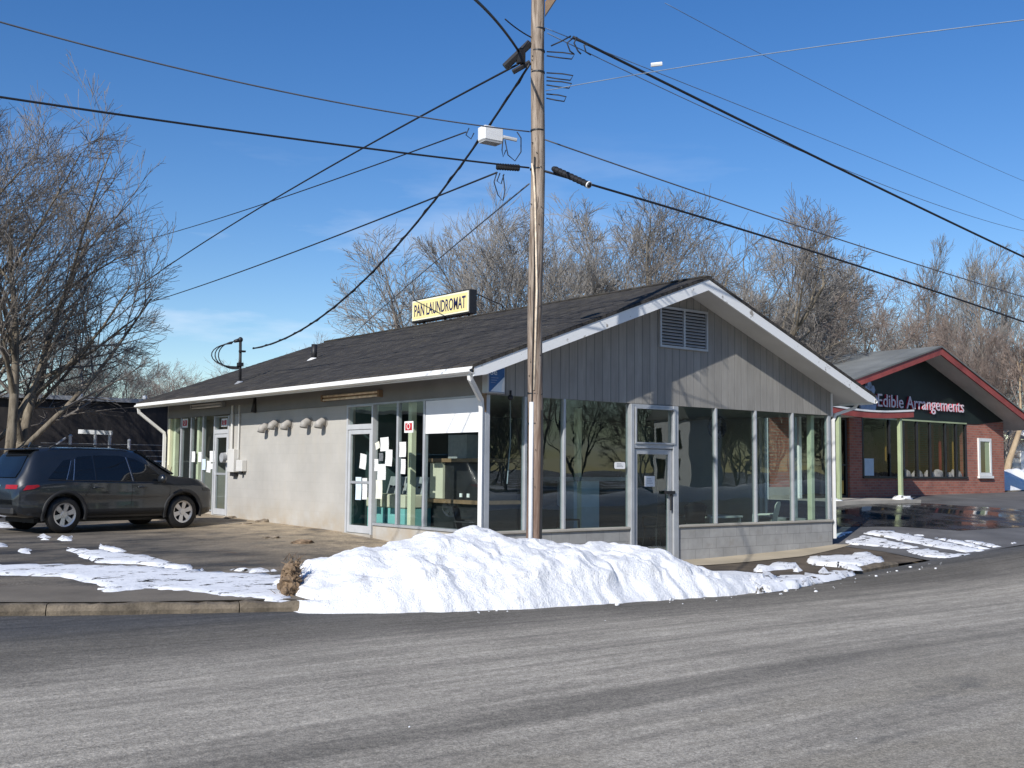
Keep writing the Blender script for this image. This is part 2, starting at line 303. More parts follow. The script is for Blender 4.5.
def road():
    m, nt, b = newmat('salted_asphalt'); g = coords(nt)
    s1 = nzt(nt, coords(nt, (.09, 1.5, 1)), 1.25, 8, .62); s2 = ramp(nt, nzt(nt, coords(nt, (.10, 3.0, 1), (0, 0, R(1.0))), 1.5, 7, .62), .3, .7)
    s3 = nzt(nt, coords(nt, (.9, 5, 1)), 2.2, 5, .6); blot = nzt(nt, g, .55, 6, .6)
    gr = nzt(nt, g, 34, 4, .8); gr2 = nzt(nt, g, 11, 5, .7); gr3 = nzt(nt, g, 95, 2, .6)
    sp = N(nt, 'ShaderNodeSeparateXYZ'); nt.links.new(g, sp.inputs[0])
    # wear and salt lie in bands along the carriageway
    wob = N(nt, 'ShaderNodeMath', operation='MULTIPLY_ADD'); nt.links.new(s1, wob.inputs[0]); wob.inputs[1].default_value = 1.1; nt.links.new(sp.outputs[1], wob.inputs[2])
    mr = N(nt, 'ShaderNodeMapRange'); nt.links.new(wob.outputs[0], mr.inputs[0]); mr.inputs[1].default_value = -14; mr.inputs[2].default_value = -2
    rp_ = nt.nodes.new('ShaderNodeValToRGB'); nt.links.new(mr.outputs[0], rp_.inputs[0]); el = rp_.color_ramp.elements
    def yy(y): return (y+14)/12
    stops = [(-13.5, .25), (-10.2, .29), (-9.0, .27), (-8.25, .27), (-7.95, .17), (-7.75, .18), (-7.5, .27), (-6.6, .31), (-6.0, .25), (-5.5, .30), (-4.9, .255), (-4.5, .21), (-4.15, .16), (-3.7, .125), (-3.0, .11)]
    el[0].position = 0; el[1].position = 1; el[0].color = (.25, .243, .23, 1); el[1].color = (.085, .083, .08, 1)
    for y, c in stops:
        c *= 1.16
        e_ = el.new(yy(y)); e_.color = (c*1.09, c*.98, c*.80, 1)
    base = mixc(nt, .27, rp_.outputs[0], s2, 'OVERLAY'); base = mixc(nt, .35, base, s3, 'OVERLAY'); base = mixc(nt, .35, base, blot, 'OVERLAY')
    bl = nzt(nt, coords(nt, (.35, .8, 1)), .9, 6, .65); near = N(nt, 'ShaderNodeMapRange'); nt.links.new(sp.outputs[1], near.inputs[0]); near.inputs[1].default_value = -8; near.inputs[2].default_value = -10.5
    mm = N(nt, 'ShaderNodeMath', operation='MULTIPLY'); nt.links.new(near.outputs[0], mm.inputs[0]); nt.links.new(ramp(nt, bl, .46, .62), mm.inputs[1])
    base = mixc(nt, mm.outputs[0], base, (.30, .265, .205))
    dk = nzt(nt, coords(nt, (.5, 1.0, 1), (0, 0, R(-3))), 1.1, 6, .65); m2 = N(nt, 'ShaderNodeMath', operation='MULTIPLY'); nt.links.new(near.outputs[0], m2.inputs[0]); nt.links.new(ramp(nt, dk, .55, .66, (0, 0, 0), (.75, .75, .75)), m2.inputs[1])
    base = mixc(nt, m2.outputs[0], base, (.10, .098, .09))
    base = mixc(nt, .45, base, ramp(nt, gr, .3, .7), 'OVERLAY'); base = mixc(nt, .5, base, gr2, 'OVERLAY'); base = mixc(nt, .45, base, ramp(nt, gr3, .25, .75), 'OVERLAY')
    fl = nzt(nt, coords(nt, (1, 2, 1)), 20, 3, .6); base = mixc(nt, ramp(nt, fl, .76, .80), base, (.42, .42, .41))
    nt.links.new(base, b.inputs['Base Color']); b.inputs['Roughness'].default_value = .85; b.inputs['Specular IOR Level'].default_value = .3
    bump(nt, b, gr, .7, .015); return m
M['road'] = road()
def lot():
    m, nt, b = newmat('sandy_old_asphalt'); g = coords(nt)
    a = nzt(nt, coords(nt, (.7, 1.3, 1)), .8, 7, .62); c = ramp(nt, a, .40, .60, (.042, .039, .035), (.175, .148, .112))
    sp = N(nt, 'ShaderNodeSeparateXYZ'); nt.links.new(g, sp.inputs[0])
    mr = N(nt, 'ShaderNodeMapRange'); nt.links.new(sp.outputs[0], mr.inputs[0]); mr.inputs[1].default_value = -3.8; mr.inputs[2].default_value = -1.0
    n = nzt(nt, g, 1.6, 6, .65); mm = N(nt, 'ShaderNodeMath', operation='MULTIPLY'); nt.links.new(mr.outputs[0], mm.inputs[0]); nt.links.new(ramp(nt, n, .3, .55), mm.inputs[1])
    c = mixc(nt, mm.outputs[0], c, (.40, .315, .21)); c = mixc(nt, .5, c, nzt(nt, coords(nt, (1, 2.5, 1)), 2.4, 7, .7), 'OVERLAY')
    rs = nzt(nt, g, 2.5, 6, .7); c = mixc(nt, ramp(nt, rs, .60, .70, (0, 0, 0), (.6, .6, .6)), c, (.13, .075, .04))
    gr = nzt(nt, g, 45, 4, .75); c = mixc(nt, .8, c, ramp(nt, gr, .28, .72), 'OVERLAY')
    nt.links.new(c, b.inputs['Base Color'])
    nt.links.new(ramp(nt, a, .34, .46, (.45, .45, .45), (.9, .9, .9)), b.inputs['Roughness']); bump(nt, b, gr, .5, .012); return m
M['lot'] = lot()
M['sidewalk'] = pm('grey_brown_pavement', (.17, .145, .112), .85, .28, .9, 60, .35)
M['walkway'] = pm('pale_concrete_walk', (.42, .355, .255), .85, .20, .9, 60, .35)
M['verge'] = pm('brown_dirt_verge', (.10, .078, .055), .95, .45, 1.6, 45, .8)
M['driveway'] = pm('driveway_asphalt', (.125, .12, .115), .8, .3, .8, 60, .4)
def wet():
    m, nt, b = newmat('wet_asphalt'); g = coords(nt); n = nzt(nt, g, 1.1, 6, .6); n2 = nzt(nt, g, 40, 4)
    c = ramp(nt, n, .35, .65, (.018, .018, .02), (.045, .043, .042)); nt.links.new(c, b.inputs['Base Color'])
    nt.links.new(ramp(nt, n, .42, .66, (.04, .04, .04), (.5, .5, .5)), b.inputs['Roughness'])
    bp = nzt(nt, g, 5, 3); bump(nt, b, bp, .08, .02); return m
M['wet'] = wet()
def ground():
    m, nt, b = newmat('winter_ground'); g = coords(nt); n = nzt(nt, g, .25, 7, .6); n2 = nzt(nt, g, 3, 5)
    c = ramp(nt, n, .5, .56, (.14, .115, .075), (.70, .71, .74)); c = mixc(nt, .4, c, n2, 'OVERLAY')
    nt.links.new(c, b.inputs['Base Color']); b.inputs['Roughness'].default_value = .9; return m
M['ground'] = ground()
def polewood():
    m, nt, b = newmat('weathered_pole_wood')
    g = coords(nt, (9, 9, .6)); n = nzt(nt, g, 2.2, 8, .65); c = ramp(nt, n, .36, .64, (.125, .088, .062), (.42, .345, .275))
    k = nzt(nt, coords(nt, (14, 14, .35)), 2.5, 5, .7); c = mixc(nt, ramp(nt, k, .60, .66), c, (.06, .04, .03))
    d = nzt(nt, coords(nt, (1, 1, .6)), 1.3, 4); c = mixc(nt, .35, c, d, 'OVERLAY')
    sp = N(nt, 'ShaderNodeSeparateXYZ'); nt.links.new(coords(nt), sp.inputs[0]); mr = N(nt, 'ShaderNodeMapRange'); nt.links.new(sp.outputs[2], mr.inputs[0]); mr.inputs[1].default_value = 3.6; mr.inputs[2].default_value = 1.0; mr.inputs[4].default_value = .6
    c = mixc(nt, mr.outputs[0], c, (.16, .085, .055))
    nt.links.new(c, b.inputs['Base Color']); b.inputs['Roughness'].default_value = .85; bump(nt, b, n, .7, .012); return m
M['pole'] = polewood()
def bark(name, lo, hi):
    m, nt, b = newmat(name); n = nzt(nt, objco(nt, (3, 3, .8)), 2.5, 6, .65)
    c = ramp(nt, n, .35, .65, lo, hi); nt.links.new(c, b.inputs['Base Color']); b.inputs['Roughness'].default_value = .9; b.inputs['Specular IOR Level'].default_value = .2
    bump(nt, b, n, .5, .02); return m
M['bark'] = bark('grey_brown_bark', (.10, .083, .062), (.27, .23, .175))
M['twig'] = bark('twig_bark', (.14, .125, .112), (.24, .215, .19))
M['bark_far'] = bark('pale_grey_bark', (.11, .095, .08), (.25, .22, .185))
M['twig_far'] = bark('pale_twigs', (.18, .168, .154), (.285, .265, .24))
M['twig_red'] = bark('reddish_twigs', (.18, .14, .118), (.28, .22, .185))
M['bark_tan'] = bark('tan_bark', (.34, .25, .16), (.50, .39, .26))
def boards():
    m, nt, b = newmat('stained_dark_boards'); n = nzt(nt, coords(nt, (2.5, 1, .5)), 1.6, 6, .65)
    c = ramp(nt, n, .35, .7, (.014, .012, .012), (.04, .034, .032)); nt.links.new(c, b.inputs['Base Color']); b.inputs['Roughness'].default_value = .75; return m
M['boards'] = boards()

# ------------------------------------------------------------------ mesh tools
def tag(o, label=None, cat=None, group=None, kind=None):
    if label: o['label'] = label
    if cat: o['category'] = cat
    if group: o['group'] = group
    if kind: o['kind'] = kind
    return o
def origin(o):
    p = Vector((0, 0, 0))
    while o is not None: p += o.location; o = o.parent
    return p
def empty(name, loc, label, cat, group=None, kind=None):
    o = bpy.data.objects.new(name, None); col.objects.link(o); o.location = loc; o.empty_display_size = .2
    return tag(o, label, cat, group, kind)
class MB:
    def __init__(s): s.v = []; s.f = []
    def add(s, vs, fs):
        k = len(s.v); s.v += [tuple(map(float, p)) for p in vs]; s.f += [tuple(i+k for i in f) for f in fs]; return s
    def box(s, x0, x1, y0, y1, z0, z1):
        vs = [(x, y, z) for x in (x0, x1) for y in (y0, y1) for z in (z0, z1)]
        return s.add(vs, [(0, 1, 3, 2), (4, 6, 7, 5), (0, 4, 5, 1), (2, 3, 7, 6), (0, 2, 6, 4), (1, 5, 7, 3)])
    def prism(s, poly, ext):
        n = len(poly); e = np.array(ext); vs = [np.array(p, float) for p in poly]; vs += [p+e for p in vs]
        fs = [tuple(range(n))[::-1], tuple(range(n, 2*n))]+[(i, (i+1) % n, n+(i+1) % n, n+i) for i in range(n)]
        return s.add(vs, fs)
    def quad(s, *p): return s.add(p, [tuple(range(len(p)))])
    def tube(s, path, r, n=8, caps=True, flat=None):
        path = [np.array(p, float) for p in path]; m = len(path); rs = r if hasattr(r, '__len__') else [r]*m
        vs = []; u = None
        for i, p in enumerate(path):
            t = path[min(i+1, m-1)]-path[max(i-1, 0)]; t = t/(np.linalg.norm(t)+1e-9)
            if u is None: u = np.cross(t, (0, 0, 1) if abs(t[2]) < .9 else (1, 0, 0))
            u = u-t*(u@t); u /= np.linalg.norm(u)+1e-9; v = np.cross(t, u)
            for k in range(n):
                a = 2*math.pi*k/n+math.pi/n*(n == 4); vs.append(p+(u*math.cos(a)+v*math.sin(a))*rs[i])
        fs = [(i*n+k, i*n+(k+1) % n, (i+1)*n+(k+1) % n, (i+1)*n+k) for i in range(m-1) for k in range(n)]
        if caps: fs += [tuple(range(n))[::-1], tuple((m-1)*n+k for k in range(n))]
        return s.add(vs, fs)
    def cyl(s, a, b, r, n=12, r2=None): return s.tube([a, b], [r, r if r2 is None else r2], n)
    def ball(s, c, r, nu=10, nv=7, sc=(1, 1, 1), jit=0, seed=0):
        vs = []; fs = []
        for j in range(nv+1):
            th = math.pi*j/nv
            for i in range(nu):
                ph = 2*math.pi*i/nu; d = Vector((math.sin(th)*math.cos(ph), math.sin(th)*math.sin(ph), math.cos(th)))
                k = r*(1+(jit*noise.noise(d*1.7+Vector((seed, 0, 0))) if jit else 0)+(jit*.6*noise.noise(d*4.3+Vector((seed, 5, 0))) if jit else 0))
                vs.append((c[0]+d.x*k*sc[0], c[1]+d.y*k*sc[1], c[2]+d.z*k*sc[2]))
        for j in range(nv):
            for i in range(nu): fs.append((j*nu+i, (j+1)*nu+i, (j+1)*nu+(i+1) % nu, j*nu+(i+1) % nu))
        return s.add(vs, fs)
    def build(s, name, mat, parent=None, smooth=False, kind=None, bevel=0, norm=True):
        me = bpy.data.meshes.new(name)
        if parent is not None:
            o_ = origin(parent); vs = [(a-o_.x, b-o_.y, c-o_.z) for a, b, c in s.v]
        else: vs = s.v
        me.from_pydata(vs, [], s.f)
        if norm or bevel:
            bm = bmesh.new(); bm.from_mesh(me); bmesh.ops.remove_doubles(bm, verts=bm.verts, dist=1e-5)
            if norm: bmesh.ops.recalc_face_normals(bm, faces=bm.faces)
            if bevel: bmesh.ops.bevel(bm, geom=[e for e in bm.edges if e.is_manifold and e.calc_face_angle(0) > .6], offset=bevel, segments=1, affect='EDGES')
            bm.to_mesh(me); bm.free()
        me.materials.append(M[mat] if isinstance(mat, str) else mat)
        if smooth: me.polygons.foreach_set('use_smooth', [True]*len(me.polygons))
        o = bpy.data.objects.new(name, me); col.objects.link(o)
        if parent is not None: o.parent = parent
        if kind: o['kind'] = kind
        return o
def alone(mb, name, mat, base, label, cat, group=None, kind=None, **kw):
    "one thing that is one mesh, with its origin at its base"
    b = Vector(base); mb.v = [(x-b.x, y-b.y, z-b.z) for x, y, z in mb.v]
    o = mb.build(name, mat, None, **kw); o.location = b
    return tag(o, label, cat, group, kind)
def text_mesh(body, mat, parent, name, origin_p, ux, uz, height, width=None, depth=.01, bold=0.0, sx=1.0):
    c = bpy.data.curves.new(name, 'FONT'); c.body = body; c.extrude = depth/2; c.offset = bold; c.resolution_u = 3
    t = bpy.data.objects.new(name, c); col.objects.link(t); bpy.context.view_layer.update()
    me = bpy.data.meshes.new_from_object(t.evaluated_get(bpy.context.evaluated_depsgraph_get()))
    bpy.data.objects.remove(t)
    co_ = np.array([v.co[:] for v in me.vertices]); mn = co_.min(0); mx_ = co_.max(0)
    sc = height/.72; ux = np.array(ux, float); uz = np.array(uz, float); un = np.cross(ux, uz)
    fx = sc*sx if width is None else width/(mx_[0]-mn[0])
    o_ = np.array(origin(parent)) if parent is not None else np.zeros(3)
    for v in me.vertices:
        p = np.array(origin_p)+ux*((v.co.x-mn[0])*fx)+uz*(v.co.y*sc)+un*v.co.z-o_
        v.co = p
    me.materials.append(M[mat]); o = bpy.data.objects.new(name, me); col.objects.link(o)
    if parent is not None: o.parent = parent
    return o

# ------------------------------------------------------------------ terrain heights
def tps(pts):
    P = np.array(pts, float); n = len(P); d = np.linalg.norm(P[:, None, :2]-P[None, :, :2], axis=2)
    K = d**2*np.log(d+1e-9); K[np.arange(n), np.arange(n)] = .5
    A = np.zeros((n+3, n+3)); A[:n, :n] = K; A[:n, n] = 1; A[:n, n+1:] = P[:, :2]; A[n, :n] = 1; A[n+1:, :n] = P[:, :2].T
    s = np.linalg.solve(A, np.concatenate([P[:, 2], [0, 0, 0]]))
    def f(x, y):
        r = np.hypot(P[:, 0]-x, P[:, 1]-y); return float(s[:n]@(r**2*np.log(r+1e-9))+s[n]+s[n+1]*x+s[n+2]*y)
    return f
_road = tps([(-9, -8, -.45), (-12, -14.7, -.48), (0, -8, -.48), (8, -8, -.47), (20, -8, -.28), (-25, -8, -.4), (0, -15, -.46), (20, -15, -.28), (-7.8, -1.3, -.40), (-5, -2.5, -.43), (-2.6, -3.5, -.46), (2, -3.8, -.52), (6.4, -2.9, -.52), (8, -2.7, -.48), (12, -2.6, -.32), (20, -2.4, -.12), (40, -6, .3), (40, -15, .3), (70, -8, .6), (-60, -8, -.2), (-20, 2, -.25), (-60, -20, -.2), (70, -20, .6), (-20, -20, -.4)])
_lot = tps([(-7.6, -1, -.27), (-5, -2.2, -.31), (-2.4, -3.2, -.35), (2, -3.5, -.41), (6.4, -2.6, -.44), (4.6, 0, -.42), (7.1, 0, -.38), (9.56, 0, -.30), (0, 0, -.22), (0, 4.54, .035), (0, 7, .08), (0, 10, .13), (0, 14, .2), (-4.6, 7.5, 0), (-2, 8, .0), (-10, 8, 0), (-15, 0, -.2), (-10, 20, .2), (10, 20, .4), (12, -2.4, -.31), (8.3, -2.6, -.46), (18.4, 4.0, .42), (15, 3.5, .45), (15, 2.9, .36), (18.4, 2.9, .42), (21, 3.5, .5), (27.8, 5.5, .62), (22.8, 5.5, .56), (14.3, 5.5, .5), (26, 1, .42), (20, 0, 0.14), (20, -2.2, -.11), (40, 2, .6), (40, 12, 1.), (20, 25, .7), (-25, 5, -.1), (-30, 25, .2)])
def clampd(f):
    def g(x, y):
        return f(max(-34, min(60, x)), max(-20, min(26, y)))
    return g
HR = clampd(_road); HL = clampd(_lot)
KERB = [(-34, 8), (-24, 4.5), (-16, 1.6), (-11, .0), (-7.8, -1.23), (-6.77, -1.75), (-5.04, -2.4), (-4.2, -2.85), (-2.65, -3.4), (-.68, -3.65), (2.0, -3.70), (4.5, -3.35), (6.45, -2.85), (8.0, -2.68), (10, -2.58), (12.1, -2.52), (20, -2.35), (36, -2.2), (60, -2)]
def kerb_y(x):
    for a, b in zip(KERB, KERB[1:]):
        if a[0] <= x <= b[0]: return a[1]+(b[1]-a[1])*(x-a[0])/(b[0]-a[0])
    return KERB[0][1] if x < KERB[0][0] else KERB[-1][1]
def on_ground(x, y, H):
    d = ray(x, y); z = -.3
    for _ in range(40):
        P = EYE+d*(z-EYE[2])/d[2]; z = .6*z+.4*H(P[0], P[1])
    return P
def sheet(name, poly, H, off, mat, step, kind='structure', inner=None, edge_off=None):
    poly = [Vector((p[0], p[1])) for p in poly]
    pts = []; n0 = 0
    for a, b in zip(poly, poly[1:]+poly[:1]):
        k = max(1, int((b-a).length/step))
        for i in range(k): pts.append(a+(b-a)*i/k)
    n0 = len(pts); edges = [(i, (i+1) % n0) for i in range(n0)]
    xs = [p.x for p in poly]; ys = [p.y for p in poly]
    def inside(q):
        c = False; n = len(poly)
        for i in range(n):
            a, b = poly[i], poly[i-1]
            if (a.y > q.y) != (b.y > q.y) and q.x < (b.x-a.x)*(q.y-a.y)/(b.y-a.y)+a.x: c = not c
        return c
    x = min(xs)+step/2
    while x < max(xs):
        y = min(ys)+step/2
        while y < max(ys):
            q = Vector((x+random.uniform(-.2, .2)*step, y+random.uniform(-.2, .2)*step))
            if inside(q): pts.append(q)
            y += step
        x += step
    V, E_, Fs, *_ = delaunay_2d_cdt(pts, edges, [], 1, 1e-4)
    mb = MB(); vs = []
    for i, p in enumerate(V):
        o = off if edge_off is None or i >= n0 else edge_off
        if inner and i >= n0: o = off+inner*(.6+.8*(noise.noise(Vector((p.x*2.3, p.y*2.3, 3)))+.4))
        vs.append((p.x, p.y, H(p.x, p.y)+o))
    mb.add(vs, Fs)
    return mb.build(name, mat, None, smooth=True, kind=kind, norm=False)

# ground: one sheet to the horizon
mb = MB(); vs = []; fs = []
def axis(a, b, lo, hi, step):
    out = list(np.arange(lo, hi+.01, step)); x = lo; s = step
    while x > a: s *= 1.5; x -= s; out.insert(0, x)
    x = hi; s = step
    while x < b: s *= 1.5; x += s; out.append(x)
    return out
gx = axis(-1200, 1200, -36, 62, 1.0); gy = axis(-1200, 1200, -22, 28, 1.0)
for y in gy:
    for x in gx:
        vs.append((x, y, min(HL(x, y), HR(x, y))-.10 if -36 < x < 62 and -22 < y < 10 else HL(x, y)-.06))
nx = len(gx); fs = [(j*nx+i, j*nx+i+1, (j+1)*nx+i+1, (j+1)*nx+i) for j in range(len(gy)-1) for i in range(nx-1)]
mb.add(vs, fs); mb.build('ground', 'ground', None, smooth=True, kind='structure', norm=False)
sheet('road', [(p[0], p[1]) for p in KERB[::-1]]+[(-34, -19.5), (60, -19.5)], HR, 0, 'road', .9)
BK = [(x, y+.16) for x, y in KERB]   # back of kerb line
sheet('parking_lot', [p for p in BK if p[0] <= 0][::1]+[(0, kerb_y(0)+.16), (0, 25), (-34, 25)], HL, 0, 'lot', .8)
sheet('verge', [(0, kerb_y(0)+.16)]+[p for p in BK if 0 < p[0] < 8.5]+[(9.2, -2.45), (9.7, -1.2), (9.6, .1), (0, .1)], HL, .0, 'verge', .5)
sheet('driveway', [(9.2, -2.63), (10, -2.58), (12.1, -2.52), (20, -2.35), (36, -2.2), (60, -2), (60, 5.4), (27.9, 5.7), (14, 5.7), (14, 14), (9.62, 14), (9.6, .1), (9.7, -1.2)], HL, .004, 'driveway', .7)
sheet('walkway', [(-.2, -.95), (4, -.95), (7.5, -.80), (10.0, -.25), (9.62, .05), (-.1, .05)], HL, .012, 'walkway', .4)
lk = [p for p in BK if -12 < p[0] < -4.0]
sheet('sidewalk', lk+[(x+.25, y+1.25) for x, y in lk[::-1]], HL, .014, 'sidewalk', .35)
wp = [on_ground(*p, HL) for p in [(838, 527), (835, 510), (850, 504), (905, 503), (960, 506), (1040, 511), (1120, 520), (1040, 527), (960, 531), (900, 527)]]
sheet('wet_pavement', [(p[0], p[1]) for p in wp], HL, .012, 'wet', .5)
# kerb stones, one swept run with joints
mb = MB(); run = [p for p in KERB if p[0] < 8.5]; pts = []
for a, b in zip(run, run[1:]):
    Ln = math.dist(a, b); k = max(1, int(Ln/.09))
    pts += [(a[0]+(b[0]-a[0])*i/k, a[1]+(b[1]-a[1])*i/k) for i in range(k)]
acc = 0; seg = []
def flush(seg):
    if len(seg) < 2: return
    ring = []; n = len(seg)
    for i, (x, y) in enumerate(seg):
        a = seg[max(0, i-1)]; b = seg[min(n-1, i+1)]; t = Vector((b[0]-a[0], b[1]-a[1])).normalized(); nn = Vector((-t.y, t.x))
        w_ = .03*noise.noise(Vector((x*2, y*2, 1)))+.02*noise.noise(Vector((x*7, y*7, 1)))
        zr = HR(x, y); zl = max(HL(x, y), zr+.085)+.010+.025*noise.noise(Vector((x*3.1, y*3, 8)))+.018*noise.noise(Vector((x*9, y*9, 3)))
        for d, z in ((0+w_, zr-.1), (-.012+w_, zr+.05), (.02+w_, zl-.012), (.045, zl), (.17, zl), (.19, zr-.1)):
            ring.append((x+nn.x*d, y+nn.y*d, z))
    fs = [(i*6+k, i*6+k+1, (i+1)*6+k+1, (i+1)*6+k) for i in range(n-1) for k in range(5)]+[tuple(range(6))[::-1], tuple((n-1)*6+k for k in range(6))]
    mb.add(ring, fs)
for i, p in enumerate(pts):
    seg.append(p)
    if len(seg) > 1: acc += math.dist(seg[-1], seg[-2])
    if acc > 2.1:
        flush(seg); t = Vector((pts[min(i+1, len(pts)-1)][0]-p[0], pts[min(i+1, len(pts)-1)][1]-p[1]))
        t = t.normalized()*.012 if t.length else t
        seg = [(p[0]+t.x, p[1]+t.y)]; acc = 0
flush(seg)
mb.build('kerb', 'kerb', None, kind='structure')

# ------------------------------------------------------------------ snow
def interp(x, tab):
    if x <= tab[0][0]: return tab[0][1]
    for a, b in zip(tab, tab[1:]):
        if x <= b[0]: return a[1]+(b[1]-a[1])*(x-a[0])/(b[0]-a[0])
    return tab[-1][1]
RZ = [(-4.8, -.42), (-4.6, -.32), (-4.35, -.10), (-3.87, .12), (-3.16, .27), (-2.25, .385), (-1.6, .45), (-.91, .33), (-.21, .19), (.32, .21), (1.07, .19), (1.47, .0), (1.97, -.24), (2.4, -.31), (2.93, -.38), (4.12, -.47), (4.6, -.56)]
RY = [(-4.8, -2.0), (-4.2, -1.7), (-2.8, -1.9), (-.7, -2.1), (.6, -2.3), (2, -2.8), (3.5, -3.1), (5, -3.15)]
FY = [(-4.8, -2.7), (-4.46, -3.0), (-2.65, -3.68), (-.68, -3.88), (2, -3.95), (3.3, -3.74), (4.6, -3.44)]
BY = [(-4.8, -1.6), (-4.3, -.95), (-2.8, -.7), (-.7, -.75), (.6, -.9), (1.6, -1.5), (2.4, -2.1), (3.5, -2.6), (4.6, -2.9)]
mb = MB(); nu, nv = 230, 70; vs = []
for i in range(nu):
    x = -4.8+9.4*i/(nu-1); yf = interp(x, FY)+.10*noise.noise(Vector((x*1.7, 0, 2)))+.05*noise.noise(Vector((x*6, 1, 2))); yr = interp(x, RY); yb = interp(x, BY)
    for j in range(nv):
        t = j/(nv-1)*2-1
        if t < 0: y = yr+(yf-yr)*(-t); pr = 1-(-t)**1.55
        else: y = yr+(yb-yr)*t; pr = 1-t**1.8
        g = HR(x, y) if y < kerb_y(x)+.1 else HL(x, y)
        rz = interp(x, RZ); hgt = max(.0, rz-g); g = g+(.13*min(1, 5*(1-abs(t))) if t < 0 and hgt > .05 else 0); hgt = max(0, rz-g)
        k = min(1, 4*(1-abs(t)))*min(1, hgt*4)
        q = Vector((x, y, 0))
        nz_ = .13*noise.noise(q*1.4)+.075*noise.noise(q*3.1+Vector((3, 1, 0)))+.035*noise.noise(q*8)+.018*abs(noise.noise(q*19))
        lump = .10*max(0, noise.noise(Vector((x*1.1-y*.4, y*.7, 7))))
        jx = k*.09*noise.noise(q*3.3+Vector((9, 2, 1)))+k*.04*noise.noise(q*9+Vector((1, 8, 3))); jy = k*.10*noise.noise(q*3.0+Vector((4, 6, 2)))+k*.045*noise.noise(q*8+Vector((2, 3, 9)))
        vs.append((x+jx, y+jy, g-.03*(abs(t) > .985)+hgt*pr+k*(nz_+lump-.03)*(.75 if t > -.15 and t < .2 else 1)))
mb.add(vs, [(i*nv+j, (i+1)*nv+j, (i+1)*nv+j+1, i*nv+j+1) for i in range(nu-1) for j in range(nv-1)])
alone(mb, 'snow_pile', 'snow', (-1, -2.2, -.4), 'large ploughed mound of white snow heaped along the kerb around the utility pole', 'snow pile', smooth=True, norm=False)
def patch_poly(pix, H, rough=.10):
    P = [on_ground(*p, H) for p in pix]; P = [Vector((p[0], p[1])) for p in P]; out = []
    for a, b in zip(P, P[1:]+P[:1]):
        k = max(1, int((b-a).length/.10)); d = (b-a).normalized(); n = Vector((-d.y, d.x))
        for i in range(k):
            q = a+(b-a)*i/k; ww = rough*noise.noise(Vector((q.x*2.3, q.y*2.3, 11)))+rough*.6*noise.noise(Vector((q.x*7, q.y*7, 4)))
            out.append(q+n*ww*min(1, min(i, k-i)/2.5))
    return [(p.x, p.y) for p in out]
def cv(l): return [(x/3.879+760, y/3.875+500) for x, y in l]
lotp = [[(-60, 566), (60, 565.5), (130, 566.5), (190, 571), (240, 575), (290, 577), (290, 602), (264, 600.5), (217, 597), (180, 592), (147, 590), (120, 594), (103, 594), (96, 584), (60, 577), (0, 575.5), (-60, 575)],
        [(67, 549), (100, 551), (126, 554), (160, 559), (205, 571), (190, 571), (140, 564.5), (96, 563), (82, 558)],
        [(38, 535), (48, 534), (50, 540), (40, 540)], [(60, 537), (73, 537), (72, 541), (61, 541)], [(-20, 522), (12, 524), (14, 528), (-20, 528)], [(18, 549), (33, 550), (30, 554), (20, 553)], [(100, 545), (128, 551), (120, 554), (98, 549)], [(-20, 542), (4, 543), (8, 547), (-20, 548)], [(228, 570), (262, 569), (285, 571), (250, 573)]]
vergep = [cv(l) for l in ([(185, 235), (240, 228), (330, 225), (410, 210), (450, 225), (490, 245), (400, 262), (310, 262), (200, 252)], [(320, 263), (380, 262), (402, 275), (340, 272)], [(225, 277), (262, 274), (282, 288), (240, 292)],
          [(-20, 265), (70, 258), (150, 253), (135, 266), (60, 272), (-20, 282)], [(-40, 300), (40, 292), (75, 305), (60, 318), (0, 330), (-40, 330)], [(130, 268), (165, 272), (150, 280), (128, 277)])]
kerbp = [cv([(-20, 368), (-10, 330), (120, 322), (230, 302), (300, 292), (372, 292), (330, 306), (200, 330), (100, 352)])]
drivep = [cv(l) for l in ([(420, 119), (510, 122), (700, 160), (880, 198), (800, 205), (640, 178), (480, 145), (400, 132)], [(325, 162), (390, 138), (480, 150), (620, 185), (560, 192), (450, 182), (340, 173)], [(560, 195), (640, 188), (740, 210), (825, 212), (740, 229), (640, 221), (580, 208)],
          [(660, 145), (780, 160), (900, 190), (860, 193), (760, 170)], [(560, 130), (640, 138), (620, 146)], [(780, 152), (880, 168), (945, 182), (900, 185), (800, 163)], [(955, 161), (1000, 168), (980, 172)], [(285, 130), (330, 122), (372, 121), (320, 142), (290, 156)])]
class Joined: pass
def patches(name, lists, H, label, off, bulge, rough):
    objs = [sheet(name, patch_poly(l, H, rough), H, off, 'thinsnow', .16, kind='stuff', inner=bulge, edge_off=off-.03) for l in lists]
    mb = MB()
    for o in objs:
        mb.add([v.co[:] for v in o.data.vertices], [tuple(p.vertices) for p in o.data.polygons]); bpy.data.objects.remove(o)
    o = mb.build(name, 'thinsnow', None, smooth=True, kind='stuff', norm=False); o['label'] = label; o['category'] = 'snow'
patches('thin_snow', lotp, HL, 'thin trodden snow left on the parking lot beside the dark car', .024, .012, .10)
patches('snow_patch', vergep, HL, 'lumpy leftover snow on the brown verge before the shop front', .03, .05, .10)
patches('gutter_snow', kerbp, HR, 'low ridge of snow along the kerb right of the big pile', .04, .07, .08)
patches('tracked_snow', drivep, HL, 'bright snow strips between tyre tracks on the driveway', .022, .008, .07)
